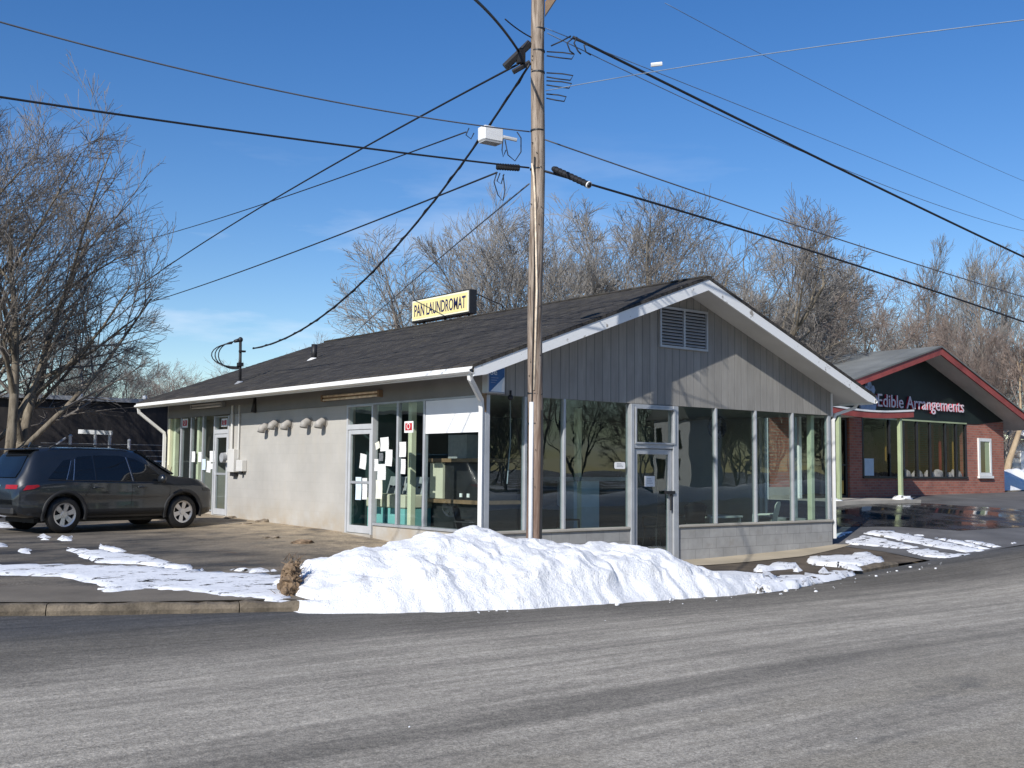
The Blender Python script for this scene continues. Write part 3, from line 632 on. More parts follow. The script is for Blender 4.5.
# loose clods of snow
mb = MB(); rr = random.Random(4)
for k in range(38):
    x = -4+13*rr.random()**.8; y = kerb_y(x)-.25-abs(rr.gauss(.0, .25)); s = .008+.03*rr.random()**3
    mb.ball((x, y, HR(x, y)+s*.3), s, 6, 4, (1.3, 1, .7), .4, k)
for k in range(6):
    x = rr.uniform(-9, 8); y = rr.uniform(-12, -5); s = rr.uniform(.004, .009)
    mb.ball((x, y, HR(x, y)+s*.3), s, 5, 4, (1.2, 1, .8), .4, k)
o = mb.build('snow_crumbs', 'thinsnow', None, smooth=True, kind='stuff'); o['label'] = 'scattered snow crumbs along the gutter'; o['category'] = 'snow'
# clods of frozen dirt
mb = MB(); c0 = on_ground(287, 597, HL); rr = random.Random(12)
for k in range(34):
    t = rr.random(); mb.ball((c0[0]+.22*t+rr.gauss(0, .035), c0[1]+.26*t+rr.gauss(0, .04), -.34+.46*t+rr.gauss(0, .03)), rr.uniform(.035, .085), 10, 7, (1, 1, .9), .55, k)
for k in range(150):
    t = rr.random(); q = (c0[0]+.22*t+rr.gauss(0, .055), c0[1]+.26*t+rr.gauss(0, .06), -.34+.48*t+rr.gauss(0, .03)); d = (rr.gauss(.03, .05), rr.gauss(0, .05), rr.uniform(.01, .10))
    mb.tube([q, (q[0]+d[0], q[1]+d[1], q[2]+d[2])], [.007, .003], 3, False)
alone(mb, 'dirt_clod', 'dirt', (c0[0], c0[1], -.3), 'upright clump of brown frozen turf at the left end of the snow pile', 'dirt clump')
for i, (p, s, lab) in enumerate([((231, 518), .13, 'small grey brown lump of ice against the wall foot'), ((266, 522), .20, 'largest dirty ice lump on the sandy strip by the wall'), ((272, 538), .14, 'flat rust coloured clod lying on the open sand'), ((247, 524), .10, 'low sandy clod beside the larger ice lump'), ((303, 543), .18, 'reddish brown rag-like clod nearest the snow pile')]):
    c = on_ground(*p, HL); mb = MB(); mb.ball((c[0], c[1], c[2]), s*.8, 18, 12, (1.6, 1.1, .42), .35, i*3)
    alone(mb, 'ground_clod', 'clod' if i != 4 else 'dirt', c, lab, 'clod', 'clods of dirt and ice by the side wall')

# ------------------------------------------------------------------ laundromat
W, LN, ZH, ZS = 9.6, 13.82, 2.557, .265
K = .3676
def zr(x): return 5.0-K*abs(x-4.8)
B = empty('laundromat_building', (4.8, 7, -.3), 'low grey gabled laundromat with tall shop windows and a dark shingle roof', 'building')
XL, XR, YF, YB = -.75, 10.24, -.68, 14.10
def slope_slab(x0, x1, top, bot, y0, y1):
    mb = MB()
    mb.prism([(x0, y0, zr(x0)+top), (4.8, y0, 5+top), (x1, y0, zr(x1)+top), (x1, y0, zr(x1)+bot), (4.8, y0, 5+bot), (x0, y0, zr(x0)+bot)], (0, y1-y0, 0)); return mb
roof = slope_slab(XL-.05, XR+.05, .02, -.03, YF-.05, YB).build('roof', 'shingle', B)
# overlapping shingle courses give the slope a stepped edge
mb = MB()
for k in range(1, 33):
    xx = XL-.05+k*.17
    for s in (-1, 1):
        a = 4.8+s*(4.8-xx) if s > 0 else xx
        xa, xb = (xx, min(xx+.17, 4.8)) if s < 0 else (max(9.6-xx-.17, 4.8), 9.6-xx)
        lift = .006
        lo, hi = (xa, xb) if s < 0 else (xb, xa)
        mb.add([(lo, YF-.045, zr(lo)+.024+lift), (hi, YF-.045, zr(hi)+.024), (hi, YB-.01, zr(hi)+.024), (lo, YB-.01, zr(lo)+.024+lift), (lo, YF-.045, zr(lo)+.0205), (lo, YB-.01, zr(lo)+.0205)], [(0, 1, 2, 3), (0, 3, 5, 4)])
mb.build('shingle_course', 'shingle', roof, norm=False)
mb = MB(); mb.box(4.70, 4.90, YF-.05, YB, 4.995, 5.035); mb.build('ridge_cap', 'shingle', roof, bevel=.01)
slope_slab(XL+.02, XR-.02, -.034, -.17, YF+.01, YB-.02).build('soffit', 'soffit', B)
for s in (-1, 1):
    mb = MB(); xe = XL-.02 if s < 0 else XR+.02
    mb.prism([(4.8, YF-.035, 4.965), (xe, YF-.035, zr(xe)-.035), (xe, YF-.035, zr(xe)-.175), (xe-s*.25, YF-.035, zr(xe-s*.25)-.225), (4.8, YF-.035, 4.755)], (0, .04, 0))
    mb.build('bargeboard', 'peel', B)
# gable
mb = MB(); mb.prism([(0, -.03, ZH), (W, -.03, ZH), (W, -.03, zr(W)-.172), (4.8, -.03, 4.826), (0, -.03, zr(0)-.172)], (0, .13, 0)); mb.build('gable_siding', 'siding', B)
mb = MB(); mb.box(W+.002, W+.05, -.05, .03, ZH-.02, zr(W)-.19); mb.build('corner_trim', 'trim', B)
mb = MB(); mb.box(-.03, .0, -.045, .05, ZH-.3, zr(0)-.2); mb.build('corner_trim', 'woodtrim', B)
mb = MB(); mb.prism([(0, LN+.12, .0), (W, LN+.12, 0), (W, LN+.12, zr(W)-.172), (4.8, LN+.12, 4.826), (0, LN+.12, zr(0)-.172)], (0, -.12, 0)); mb.build('rear_wall', 'block', B)
mb = MB(); mb.box(-.03, .1, .05, LN, ZH, zr(0)-.18); mb.build('frieze', 'frieze', B)
mb = MB(); mb.box(W-.1, W+.03, .1, LN, ZH, zr(W)-.18); mb.build('frieze', 'frieze', B)
# block walls
mb = MB(); mb.box(0, .2, 4.56, 10.06, -.3, ZH-.002); mb.build('side_wall', 'block', B)
mb = MB(); mb.box(W-.2, W, 1.80, LN, -.4, ZH-.002); mb.build('side_wall', 'block', B)
mb = MB(); mb.box(0, .2, .12, 3.50, -.5, ZS-.05); mb.build('low_wall', 'block', B)
mb = MB(); mb.box(0, .2, 10.95, LN, -.2, ZS-.0); mb.build('low_wall', 'block', B)
mb = MB(); mb.box(.0, 3.36, -.03, .17, -.7, ZS-.05); mb.build('low_wall', 'knee', B)
mb = MB(); mb.box(4.66, W, -.03, .17, -.7, ZS-.05); mb.build('low_wall', 'knee', B)
mb = MB(); mb.box(W-.2, W, .17, 1.80, -.6, ZS-.05); mb.build('low_wall', 'knee', B)
# sills
for a in ((-.03, .16, .10, 3.49), (-.025, .16, 10.97, LN-.02)):
    mb = MB(); mb.box(a[0], a[1], a[2], a[3], ZS-.048, ZS); mb.build('sill', 'alu', B, bevel=.006)
for a in ((-.02, 3.35, -.065, .14), (4.67, W+.02, -.065, .14)):
    mb = MB(); mb.box(a[0], a[1], a[2], a[3], ZS-.048, ZS); mb.build('sill', 'concrete', B, bevel=.008)
mb = MB(); mb.box(W-.14, W+.03, .15, 1.79, ZS-.048, ZS); mb.build('sill', 'alu', B)
# mullions
def vbar(x, y, z0, z1, wx, wy, name='mullion', mat='alu'):
    mb = MB(); mb.box(x-wx/2, x+wx/2, y-wy/2, y+wy/2, z0, z1); return mb.build(name, mat, B, bevel=.006)
fm = [.86, 1.75, 5.78, 7.01, 8.24]
for x in fm: vbar(x, .0, ZS, ZH, .055, .09)
lm = [2.68, 1.80]
for y in lm: vbar(.03, y, ZS, ZH, .09, .055)
for y in (12.99, 12.34, 11.60): vbar(.03, y, ZS, ZH, .09, .05)
vbar(.03, .03, -.3, ZH, .11, .13, 'corner_post')
vbar(.04, LN-.05, 0, ZH, .12, .12, 'corner_post', 'cream')
vbar(W-.04, .03, ZS, ZH, .10, .10, 'corner_post')
for y in (.92, 1.77): vbar(W-.03, y, ZS, ZH, .09, .055)
# glass
def pane(poly, name='window_pane', parent=B):
    mb = MB(); mb.quad(*poly); return mb.build(name, 'sideglass' if abs(poly[0][0]-poly[1][0]) < .001 else 'glass', parent, norm=False)
xs = [.09, .86, 1.75, 3.36]
for a, b in zip(xs, xs[1:]): pane([(a+.025, .01, ZS), (b-.025, .01, ZS), (b-.025, .01, ZH), (a+.025, .01, ZH)])
xs = [4.66, 5.78, 7.01, 8.24, W-.09]
for a, b in zip(xs, xs[1:]): pane([(a+.025, .01, ZS), (b-.025, .01, ZS), (b-.025, .01, ZH), (a+.025, .01, ZH)])
ys = [.10, 1.80, 2.68, 3.50]
for a, b in zip(ys, ys[1:]): pane([(.03, b-.025, ZS), (.03, a+.025, ZS), (.03, a+.025, ZH), (.03, b-.025, ZH)])
ys = [10.95, 11.60, 12.34, 12.99, LN-.1]
for a, b in zip(ys, ys[1:]): pane([(.03, b-.025, ZS), (.03, a+.025, ZS), (.03, a+.025, ZH), (.03, b-.025, ZH)])
ys = [.08, .92, 1.77]
for a, b in zip(ys, ys[1:]): pane([(W-.03, a+.025, ZS), (W-.03, b-.025, ZS), (W-.03, b-.025, ZH), (W-.03, a+.025, ZH)])
mb = MB(); mb.box(.005, .025, .13, 1.765, 1.93, ZH-.04); mb.build('blank_panel', 'whitepanel', B)
# head strips
mb = MB(); mb.box(-.012, .10, .1, 4.56, ZH-.035, ZH-.002); mb.build('head_strip', 'alu', B)
# doors
def rect_frame(mb, o, u, v, w_, h_, t, d, n):
    "frame of bar width t, depth d along n, in the plane of u (across) and v (up) from corner o"
    o, u, v, n = (np.array(q, float) for q in (o, u, v, n))
    for a0, a1, b0, b1 in ((0, t, 0, h_), (w_-t, w_, 0, h_), (t, w_-t, 0, t), (t, w_-t, h_-t, h_)):
        mb.prism([o+u*a0+v*b0, o+u*a1+v*b0, o+u*a1+v*b1, o+u*a0+v*b1], n*d)
def left_door(y0, y1, zb, zl):
    "y0 is the far jamb"
    mb = MB(); u = (0, -1, 0); v = (0, 0, 1); n = (1, 0, 0); w_ = y0-y1
    for a in (0, w_-.055): mb.prism([(-.02, y0-a, zb-.1), (-.02, y0-a-.055, zb-.1), (-.02, y0-a-.055, ZH-.03), (-.02, y0-a, ZH-.03)], (.12, 0, 0))
    for z0, z1 in ((zl, zl+.10), (ZH-.05, ZH-.036)): mb.box(-.018, .1, y1+.055, y0-.055, z0, z1)
    fr = mb.build('door_frame', 'doorgrey', B)
    pane([(.03, y0-.055, zl+.10), (.03, y1+.055, zl+.10), (.03, y1+.055, ZH-.05), (.03, y0-.055, ZH-.05)], 'transom_pane')
    mb = MB(); rect_frame(mb, (.0, y0-.06, zb), u, v, w_-.12, zl-zb-.01, .085, .05, n); mb.box(.0, .05, y1+.145, y0-.145, zb+.085, zb+.14)
    d = mb.build('door', 'doorgrey', B, bevel=.004)
    pane([(.025, y0-.145, zb+.14), (.025, y1+.145, zb+.14), (.025, y1+.145, zl-.09), (.025, y0-.145, zl-.09)], 'door_pane', d)
    mb = MB(); mb.box(.0, .06, y1+.15, y0-.15, zb+.95, zb+1.0); mb.build('push_bar', 'alu', d)
    mb = MB(); mb.box(-.05, .15, y1-.02, y0+.02, zb-.12, zb-.012); mb.build('threshold', 'concrete', B)
left_door(4.53, 3.53, .05, 2.06)
left_door(10.92, 10.06, .16, 2.10)
# front door
x0, x1, zb, zl = 3.37, 4.65, -.40, 1.72
mb = MB(); mb.box(x0, x0+.085, -.07, .08, zb-.1, ZH-.01); mb.box(x1-.14, x1, -.07, .08, zb-.1, ZH-.01)
mb.box(x0+.085, x1-.14, -.06, .07, ZH-.09, ZH-.01); mb.box(x0+.085, x1-.14, -.06, .07, zl, zl+.10)
mb.build('door_frame', 'alu', B, bevel=.005)
mb = MB(); rect_frame(mb, (x0+.10, -.09, zl+.085), (1, 0, 0), (0, 0, 1), x1-x0-.20, ZH-zl-.15, .030, .03, (0, 1, 0)); mb.build('transom_frame', 'alu', B)
pane([(x0+.09, .0, zl+.10), (x1-.14, .0, zl+.10), (x1-.14, 0, ZH-.09), (x0+.09, 0, ZH-.09)], 'transom_pane')
mb = MB(); rect_frame(mb, (x0+.095, -.03, zb), (1, 0, 0), (0, 0, 1), x1-x0-.245, zl-zb-.01, .10, .055, (0, 1, 0)); mb.box(x0+.195, x1-.25, -.03, .025, zb+.10, zb+.16)
fd = mb.build('door', 'alu', B, bevel=.005)
pane([(x0+.195, -.005, zb+.16), (x1-.25, -.005, zb+.16), (x1-.25, -.005, zl-.11), (x0+.195, -.005, zl-.11)], 'door_pane', fd)
mb = MB(); mb.box(x0+.9, x1-.13, -.10, -.05, .86, .92); mb.cyl((x1-.22, -.07, .55), (x1-.22, -.07, .9), .018, 8); mb.build('handle', 'dark', fd)
mb = MB(); mb.box(x0-.02, x1+.02, -.12, .15, zb-.12, zb-.012); mb.build('threshold', 'concrete', B)
# louvred vent
va, vb, vc, vd = 4.144, 5.51, 3.671, 4.468
mb = MB(); rect_frame(mb, (va, -.075, vc), (1, 0, 0), (0, 0, 1), vb-va, vd-vc, .045, .045, (0, 1, 0)); mb.box((va+vb)/2-.025, (va+vb)/2+.025, -.074, -.03, vc+.045, vd-.045)
lv = mb.build('louvre_vent', 'alu', B)
mb = MB(); mb.box(va+.04, vb-.04, -.036, -.031, vc+.04, vd-.04); mb.build('backing', 'dark', lv)
mb = MB()
for s in (0, 1):
    xa = va+.045 if s == 0 else (va+vb)/2+.025; xb = (va+vb)/2-.025 if s == 0 else vb-.045
    for k in range(11):
        z = vc+.07+k*.062; mb.prism([(xa, -.068, z), (xa, -.04, z+.035), (xa, -.036, z+.029), (xa, -.064, z-.006)], (xb-xa, 0, 0))
mb.build('slats', 'alu', lv)
# gutters and downpipes
def gutter(xo, s):
    mb = MB(); z = 2.93; pr = [(0, 0), (-s*.012, -.03), (-s*.055, -.05), (-s*.06, -.085), (-s*.0, -.11), (s*.05, -.11), (s*.05, 0), (s*.04, 0), (s*.04, -.1), (-s*.0, -.1), (-s*.045, -.082), (-s*.045, -.052), (0, -.035), (s*.012, 0)]
    mb.prism([(xo+a, YF-.04, z+c) for a, c in pr], (0, YB-YF, 0)); g = mb.build('gutter', 'gutter', B); return g
gl_ = gutter(XL-.06, 1); gutter(XR+.06, -1)
mb = MB(); mb.box(XL-.005, XL+.03, YF+.0, YB, 2.80, 2.935); mb.build('fascia', 'trim', B)
mb = MB(); mb.box(XR-.03, XR+.005, YF+.0, YB, 2.80, 2.935); mb.build('fascia', 'trim', B)
def pipe(path, name='downpipe', wdt=.05):
    mb = MB(); mb.tube(path, wdt, 4); return mb.build(name, 'gutter', B, bevel=.0)
pipe([(-.76, -.60, 2.84), (-.74, -.58, 2.74), (-.12, -.04, 2.46), (-.085, -.02, 2.30), (-.085, -.02, -.35)])
pipe([(-.78, 13.98, 2.84), (-.76, 13.98, 2.70), (-.10, 13.90, 2.18), (-.085, 13.90, 2.06), (-.085, 13.90, .1)])
pipe([(10.28, -.25, 2.84), (10.22, -.22, 2.74), (9.78, -.02, 2.58), (9.70, -.01, 2.45), (9.70, -.01, -.15)], wdt=.045)
# interior
mb = MB(); mb.box(.2, W-.2, .17, LN-.2, -.5, -.28); mb.build('floor', 'infloor', B)
mb = MB(); mb.box(.1, W-.1, .1, LN-.1, ZH+.005, ZH+.06); mb.build('ceiling', 'inceil', B)
mb = MB(); mb.box(.2, W-.2, 6.4, 6.5, -.28, ZH); mb.build('partition', 'inwall', B)
mb = MB(); mb.box(.2, 1.3, 4.56, 4.66, -.28, ZH); mb.build('partition', 'inwall', B)
mb = MB(); mb.box(3.2, 3.3, 10.0, LN, .0, ZH); mb.build('partition', 'inwall', B)
mb = MB(); mb.box(.2, 3.2, 9.95, 10.0, -.28, ZH); mb.build('partition', 'inwall', B)
for x, y in ((.34, 2.70), (.13, 12.08), (.13, 13.62), (9.22, .24), (3.9, 2.0)):
    mb = MB(); mb.box(x-.06, x+.06, y-.06, y+.06, -.28 if y < 9 else 0, ZH+.0); mb.build('column', 'cream', B, bevel=.01)

# ------------------------------------------------------------------ things on and in the laundromat
def paper_left(x0, y0, x1, y1, label, mat='print', X=.004, cat='notice', name='paper_notice', tilt=0, group='paper notices taped to the side windows'):
    a = on_x(x0, y0, X); b = on_x(x1, y1, X); cy = (a[1]+b[1])/2; cz = (a[2]+b[2])/2; hw = abs(a[1]-b[1])/2; hh = abs(a[2]-b[2])/2
    P = []
    nn = 5
    mb = MB(); vs = []
    for j in range(nn):
        for i in range(nn):
            u = -hw+2*hw*i/(nn-1); v = -hh+2*hh*j/(nn-1); c, s = math.cos(tilt), math.sin(tilt)
            vs.append((X-.008-.006*abs(u/hw)*abs(v/hh), cy-(u*c-v*s), cz+u*s+v*c))
    mb.add(vs, [(j*nn+i, j*nn+i+1, (j+1)*nn+i+1, (j+1)*nn+i) for j in range(nn-1) for i in range(nn-1)])
    k = len(mb.v); vv = [(x+.003, y, z) for x, y, z in mb.v]; mb.add(vv, [f[::-1] for f in mb.f])
    return alone(mb, name, mat, (X, cy, cz-hh), label, cat, group, norm=False)
paper_left(381, 437.5, 389, 451, 'squarish white notice highest in the window right of the side door', tilt=.04)
paper_left(386, 449.5, 392.5, 466, 'tall white notice beside the aluminium mullion right of the side door', tilt=-.06)
paper_left(400, 442, 406.3, 457, 'upper white sheet in the narrow window under the red square sign')
paper_left(401.5, 459, 405.8, 474, 'lower white sheet in the narrow window under the red square sign', tilt=-.03)
paper_left(375, 459, 378.5, 471, 'slim white slip hard against the side door jamb')
paper_left(378, 464, 386, 480, 'broad white sheet in the middle of the notice cluster', tilt=.02)
paper_left(376.5, 480, 382.5, 499, 'long hanging sheet lowest in the notice cluster', 'creampaper')
paper_left(376, 442, 380, 449, 'faded cream scrap at the top left of the notice cluster', 'creampaper', tilt=.3)
paper_left(379.5, 453, 383.5, 461, 'dark grey printed card between the white notices', 'greypaper')
paper_left(360.5, 454, 366.5, 469, 'crooked white notice on the upper glass of the near side door', X=.02, tilt=-.14)
paper_left(356.3, 477, 361.5, 500, 'pale blue flyer on the near side door glass', 'bluepaper', X=.02)
paper_left(363, 478, 367.4, 499.5, 'white flyer next to the pale blue one on the near side door', X=.02, tilt=.02)
far = 'paper notices on the far shop windows'
paper_left(192.3, 451.5, 195.3, 462, 'narrow white slip in the far window above the car bonnet', group=far)
paper_left(198.8, 452, 202, 462, 'white sheet beside the cream column of the far window', group=far)
paper_left(202.3, 459, 205.8, 470, 'bluish sheet in the far window near the far door', 'bluepaper', group=far)
paper_left(210.3, 451, 215, 462, 'largest white sheet left of the far glass door', group=far)
paper_left(207.3, 461, 211, 472.5, 'white sheet hanging lowest left of the far glass door', group=far, tilt=-.08)
paper_left(211.5, 463.5, 214, 469, 'small white ticket under the largest sheet by the far door', group=far)
def red_sign(x0, y0, x1, y1, label):
    a = on_x(x0, y0, 0); b = on_x(x1, y1, 0); ya, yb_ = max(a[1], b[1]), min(a[1], b[1]); z0, z1 = min(a[2], b[2]), max(a[2], b[2])
    t = empty('alarm_sign', (0, (ya+yb_)/2, z0), label, 'sign', 'square red signs on the shop glass')
    mb = MB(); mb.box(-.012, -.003, yb_, ya, z0, z1); mb.build('board', 'paper', t)
    m_ = (ya-yb_)*.12; mb = MB(); mb.box(-.016, -.013, yb_+m_, ya-m_, z0+(z1-z0)*.2, z1-m_); mb.build('panel', 'red', t)
    mb = MB(); zc = z0+(z1-z0)*.55; yc = (ya+yb_)/2; mb.tube([(-.018, yc+.05*math.cos(q), zc+.05*math.sin(q)) for q in np.linspace(0, 2*math.pi, 13)], .008, 4, False); mb.build('ring_mark', 'paper', t)
red_sign(405, 421.5, 413.6, 432.5, 'red square sign on the window by the near cream column')
red_sign(183, 419, 188, 427.5, 'red square sign high on the far shop window')
red_sign(222, 418.8, 227.6, 426.3, 'red square sign on the transom above the far door')
def front_card(x0, y0, x1, y1, label, name, Y=-.004, r=0):
    a = on_y(x0, y0, Y); b = on_y(x1, y1, Y); mb = MB(); xa, xb, z0, z1 = a[0], b[0], min(a[2], b[2]), max(a[2], b[2])
    pts = []
    for cx, cz, q0 in ((xb-r, z1-r, 0), (xa+r, z1-r, 90), (xa+r, z0+r, 180), (xb-r, z0+r, 270)):
        for q in ((0, 30, 60, 90) if r else (0,)): pts.append((cx+r*math.cos(R(q0+q)), Y-.006, cz+r*math.sin(R(q0+q))))
    mb.prism(pts, (0, .004, 0))
    t = empty(name, ((xa+xb)/2, Y-.01, z0), label, 'notice'); mb.build('card', 'paper', t)
    mb = MB()
    for k in range(3): zz = z0+(z1-z0)*(.3+.2*k); mb.box(xa+(xb-xa)*.22, xb-(xb-xa)*(.2+.08*k), Y-.0075, Y-.0065, zz, zz+.012)
    mb.build('printed_lines', 'panelgrey', t)
front_card(614.3, 462, 625, 469, 'small rounded white sticker on the window left of the front door', 'window_sticker', .0, .03)
front_card(644.4, 476, 654.6, 486.6, 'square white notice on the front door glass', 'door_notice', -.01)
# fluorescent fittings under the eave
for y0, y1, z, lab in ((5.40, 3.20, 2.72, 'long tan strip light on the frieze above the near side door'), (12.15, 10.30, 2.80, 'whitish strip light on the frieze above the far shop door')):
    t = empty('strip_light', (-.03, (y0+y1)/2, z-.08), lab, 'light', 'strip lights under the eave')
    mb = MB(); mb.box(-.09, -.031, y1, y0, z-.02, z+.02); mb.build('housing', 'woodtrim' if y0 < 8 else 'panelgrey', t)
    for dz in (.035, -.035): mb = MB(); mb.cyl((-.09, y0-.03, z+dz), (-.09, y1+.03, z+dz), .021, 8); mb.build('tube', 'tan' if y0 < 8 else 'white_metal', t, smooth=True)
    for yy in (y0, y1): mb = MB(); mb.box(-.12, -.03, yy-.03, yy+.03, z-.065, z+.065); mb.build('end_cap', 'woodtrim' if y0 < 8 else 'panelgrey', t)
# dryer exhaust hoods
for i, (y, z, lab) in enumerate([(8.03, 2.20, 'leftmost dryer hood on the beige wall, set lowest'), (7.55, 2.26, 'second dryer hood from the left, close beside the lowest one'), (6.93, 2.24, 'middle dryer hood of the five on the beige wall'), (6.05, 2.26, 'fourth dryer hood, standing apart right of the first three'), (5.42, 2.24, 'rightmost dryer hood, nearest the strip light and side door')]):
    t = empty('dryer_vent', (0, y, z-.1), lab, 'vent hood', 'dryer exhaust hoods on the side wall')
    mb = MB(); mb.tube([(-.001, y, z), (-.08, y, z+.01), (-.145, y, z-.03), (-.165, y, z-.12)], [.075, .08, .08, .085], 14); mb.build('hood', 'ventgrey', t, smooth=True)
    mb = MB(); mb.cyl((-.165, y, z-.121), (-.166, y, z-.127), .08, 14); mb.build('flap', 'dark', t)
    mb = MB(); mb.tube([(-.004, y, z), (-.012, y, z)], .105, 16); mb.build('flange', 'ventgrey', t)
# electric service: mast on the roof, conduit and meter on the wall
t = empty('service_mast', (.13, 9.82, 3.25), 'dark metal service mast with looped cables standing on the eave', 'mast')
mb = MB(); mb.tube([(.13, 9.82, 3.2), (.10, 9.80, 4.3)], .034, 10); mb.build('pipe', 'dark', t, smooth=True)
mb = MB(); mb.ball((.10, 9.80, 4.33), .06, 10, 8, (1, 1, 1.1)); mb.tube([(.10, 9.8, 4.33), (-.04, 9.85, 4.28)], [.05, .035], 8); mb.build('weatherhead', 'dark', t, smooth=True)
mb = MB(); mb.tube([(.13, 9.82, 3.24), (.13, 9.82, 3.34)], [.16, .06], 12); mb.build('flashing', 'galv', t)
mb = MB()
for k in range(3):
    rr_ = .26+.06*k; path = [(.02-.07*k*.2-rr_*1.0*math.sin(q)*1.2, 9.9+.25*math.sin(q), 3.96+.33*math.cos(q)*(1-.08*k)) for q in np.linspace(.1, math.pi+.35, 14)]; mb.tube(path, .014, 5)
mb.build('cable_loop', 'cable', t, smooth=True)
mb = MB(); mb.box(.05, .17, 9.74, 9.86, 3.70, 3.78); mb.box(.06, .2, 9.7, 9.8, 4.03, 4.07); mb.build('clamp', 'dark', t)
t = empty('electric_meter', (0, 9.55, 1.1), 'grey electric meter boxes with conduits on the beige side wall', 'meter')
mb = MB(); mb.tube([(-.05, 9.80, 1.7), (-.05, 9.80, 2.75)], .032, 8); mb.tube([(-.04, 9.45, 1.5), (-.04, 9.45, 2.75)], .02, 8); mb.build('conduit', 'soffit', t)
mb = MB(); mb.box(-.16, -.001, 9.44, 9.78, 1.18, 1.72); mb.build('box', 'soffit', t, bevel=.01)
mb = MB(); mb.cyl((-.02, 10.02, 1.52), (-.20, 10.02, 1.52), .115, 16); mb.build('meter_dial', 'panelgrey', t, smooth=False)
mb = MB(); mb.box(-.11, -.001, 9.92, 10.12, 1.40, 1.64); mb.build('meter_base', 'soffit', t, bevel=.01)
mb = MB(); mb.box(-.13, -.001, 9.05, 9.36, 1.20, 1.46); mb.build('switch_box', 'soffit', t, bevel=.01)
mb = MB(); mb.box(-.11, -.02, 9.5, 9.72, 1.09, 1.18); mb.cyl((-.08, 9.20, 1.20), (-.08, 9.2, 1.13), .05, 8); mb.build('bottom_fitting', 'dark', t)
mb = MB(); mb.tube([(-.02, 8.65, 2.9), (-.06, 8.62, 2.7), (-.09, 8.6, 2.55)], [.05, .05, .06], 10)
alone(mb, 'conduit_stub', 'dark', (-.02, 8.65, 2.55), 'short dark pipe stub hanging under the eave by the meter', 'pipe', smooth=True)
# roof stack
t = empty('roof_stack', (2.02, 9.7, 3.95), 'short black vent pipe with pale flashing on the shingle roof', 'vent pipe')
mb = MB(); mb.cyl((2.02, 9.7, 3.93), (2.02, 9.7, 4.36), .07, 12); mb.build('pipe', 'dark', t, smooth=True)
mb = MB(); mb.tube([(2.02, 9.7, 3.93), (2.02, 9.7, 4.02)], [.20, .08], 12); mb.build('flashing', 'trim', t)
# sign on the roof
t = empty('roof_sign', (4.85, 8, 4.98), 'yellow lightbox sign reading PAN LAUNDROMAT on the roof ridge', 'sign')
ya, yb_, z0, z1 = 9.38, 6.86, 5.10, 5.70
mb = MB(); mb.box(4.70, 4.93, yb_, ya, z0, z1); mb.build('cabinet', 'dark', t, bevel=.01)
mb = MB(); mb.box(4.685, 4.699, yb_+.02, ya-.02, z0+.045, z1-.035); mb.build('border', 'ivory', t)
mb = MB(); mb.box(4.680, 4.684, yb_+.06, ya-.06, z0+.085, z1-.075); mb.build('face', 'signyellow', t)
text_mesh('PAN LAUNDROMAT', 'navy', t, 'lettering', (4.678, ya-.13, z0+.15), (0, -1, 0), (0, 0, 1), .31, 2.26, .006, .012)
for y in (9.0, 8.05, 7.05):
    mb = MB(); mb.box(4.80, 4.85, y-.025, y+.025, 4.98, z0); mb.build('leg', 'dark', t)
mb = MB(); mb.tube([(4.94, 6.9, 5.6), (5.5, 6.6, 5.35), (6.1, 6.2, 4.55)], .015, 5); mb.build('brace', 'dark', t)
# blue projecting sign at the corner
t = empty('corner_sign', (.24, -.06, 2.56), 'small blue and white square sign on the gable corner near the downpipe', 'sign')
sx0, sx1, sz0, sz1 = -.10, .27, 2.57, 3.02
mb = MB(); mb.box(sx0, sx1, -.20, -.04, sz0, sz1); mb.build('cabinet', 'alu', t, bevel=.01)
mb = MB(); mb.box(sx0+.03, sx1-.02, -.206, -.201, sz0+.02, sz1-.025); mb.build('face', 'signblue', t)
mb = MB(); mb.prism([(sx0+.05, -.209, sz0+.025), (sx1-.025, -.209, sz0+.025), (sx1-.025, -.209, sz1-.17)], (0, .002, 0)); mb.build('white_wedge', 'bluepaper', t)
mb = MB(); mb.prism([(sx1-.085, -.212, sz0+.028), (sx1-.025, -.212, sz0+.028), (sx1-.025, -.212, sz0+.27), (sx1-.075, -.212, sz0+.15)], (0, .002, 0)); mb.build('white_stripe', 'paper', t)
text_mesh('Se', 'bluepaper', t, 'lettering', (sx0+.05, -.209, sz1-.145), (1, 0, 0), (0, 0, 1), .10, .14, .003)
mb = MB()
for k in range(3): mb.box(sx0+.06, sx0+.22-.03*k, -.209, -.207, sz1-.2-.04*k, sz1-.19-.04*k)
mb.build('printed_lines', 'logo', t)
mb = MB(); c = on_y(510.5, 397.5, -.1); mb.ball(c, .05, 10, 8); mb.cyl((c[0], c[1], c[2]+.03), (c[0], c[1], c[2]+.12), .02, 8)
alone(mb, 'security_camera', 'dark', c, 'small dark dome camera below the blue corner sign', 'camera', smooth=True)

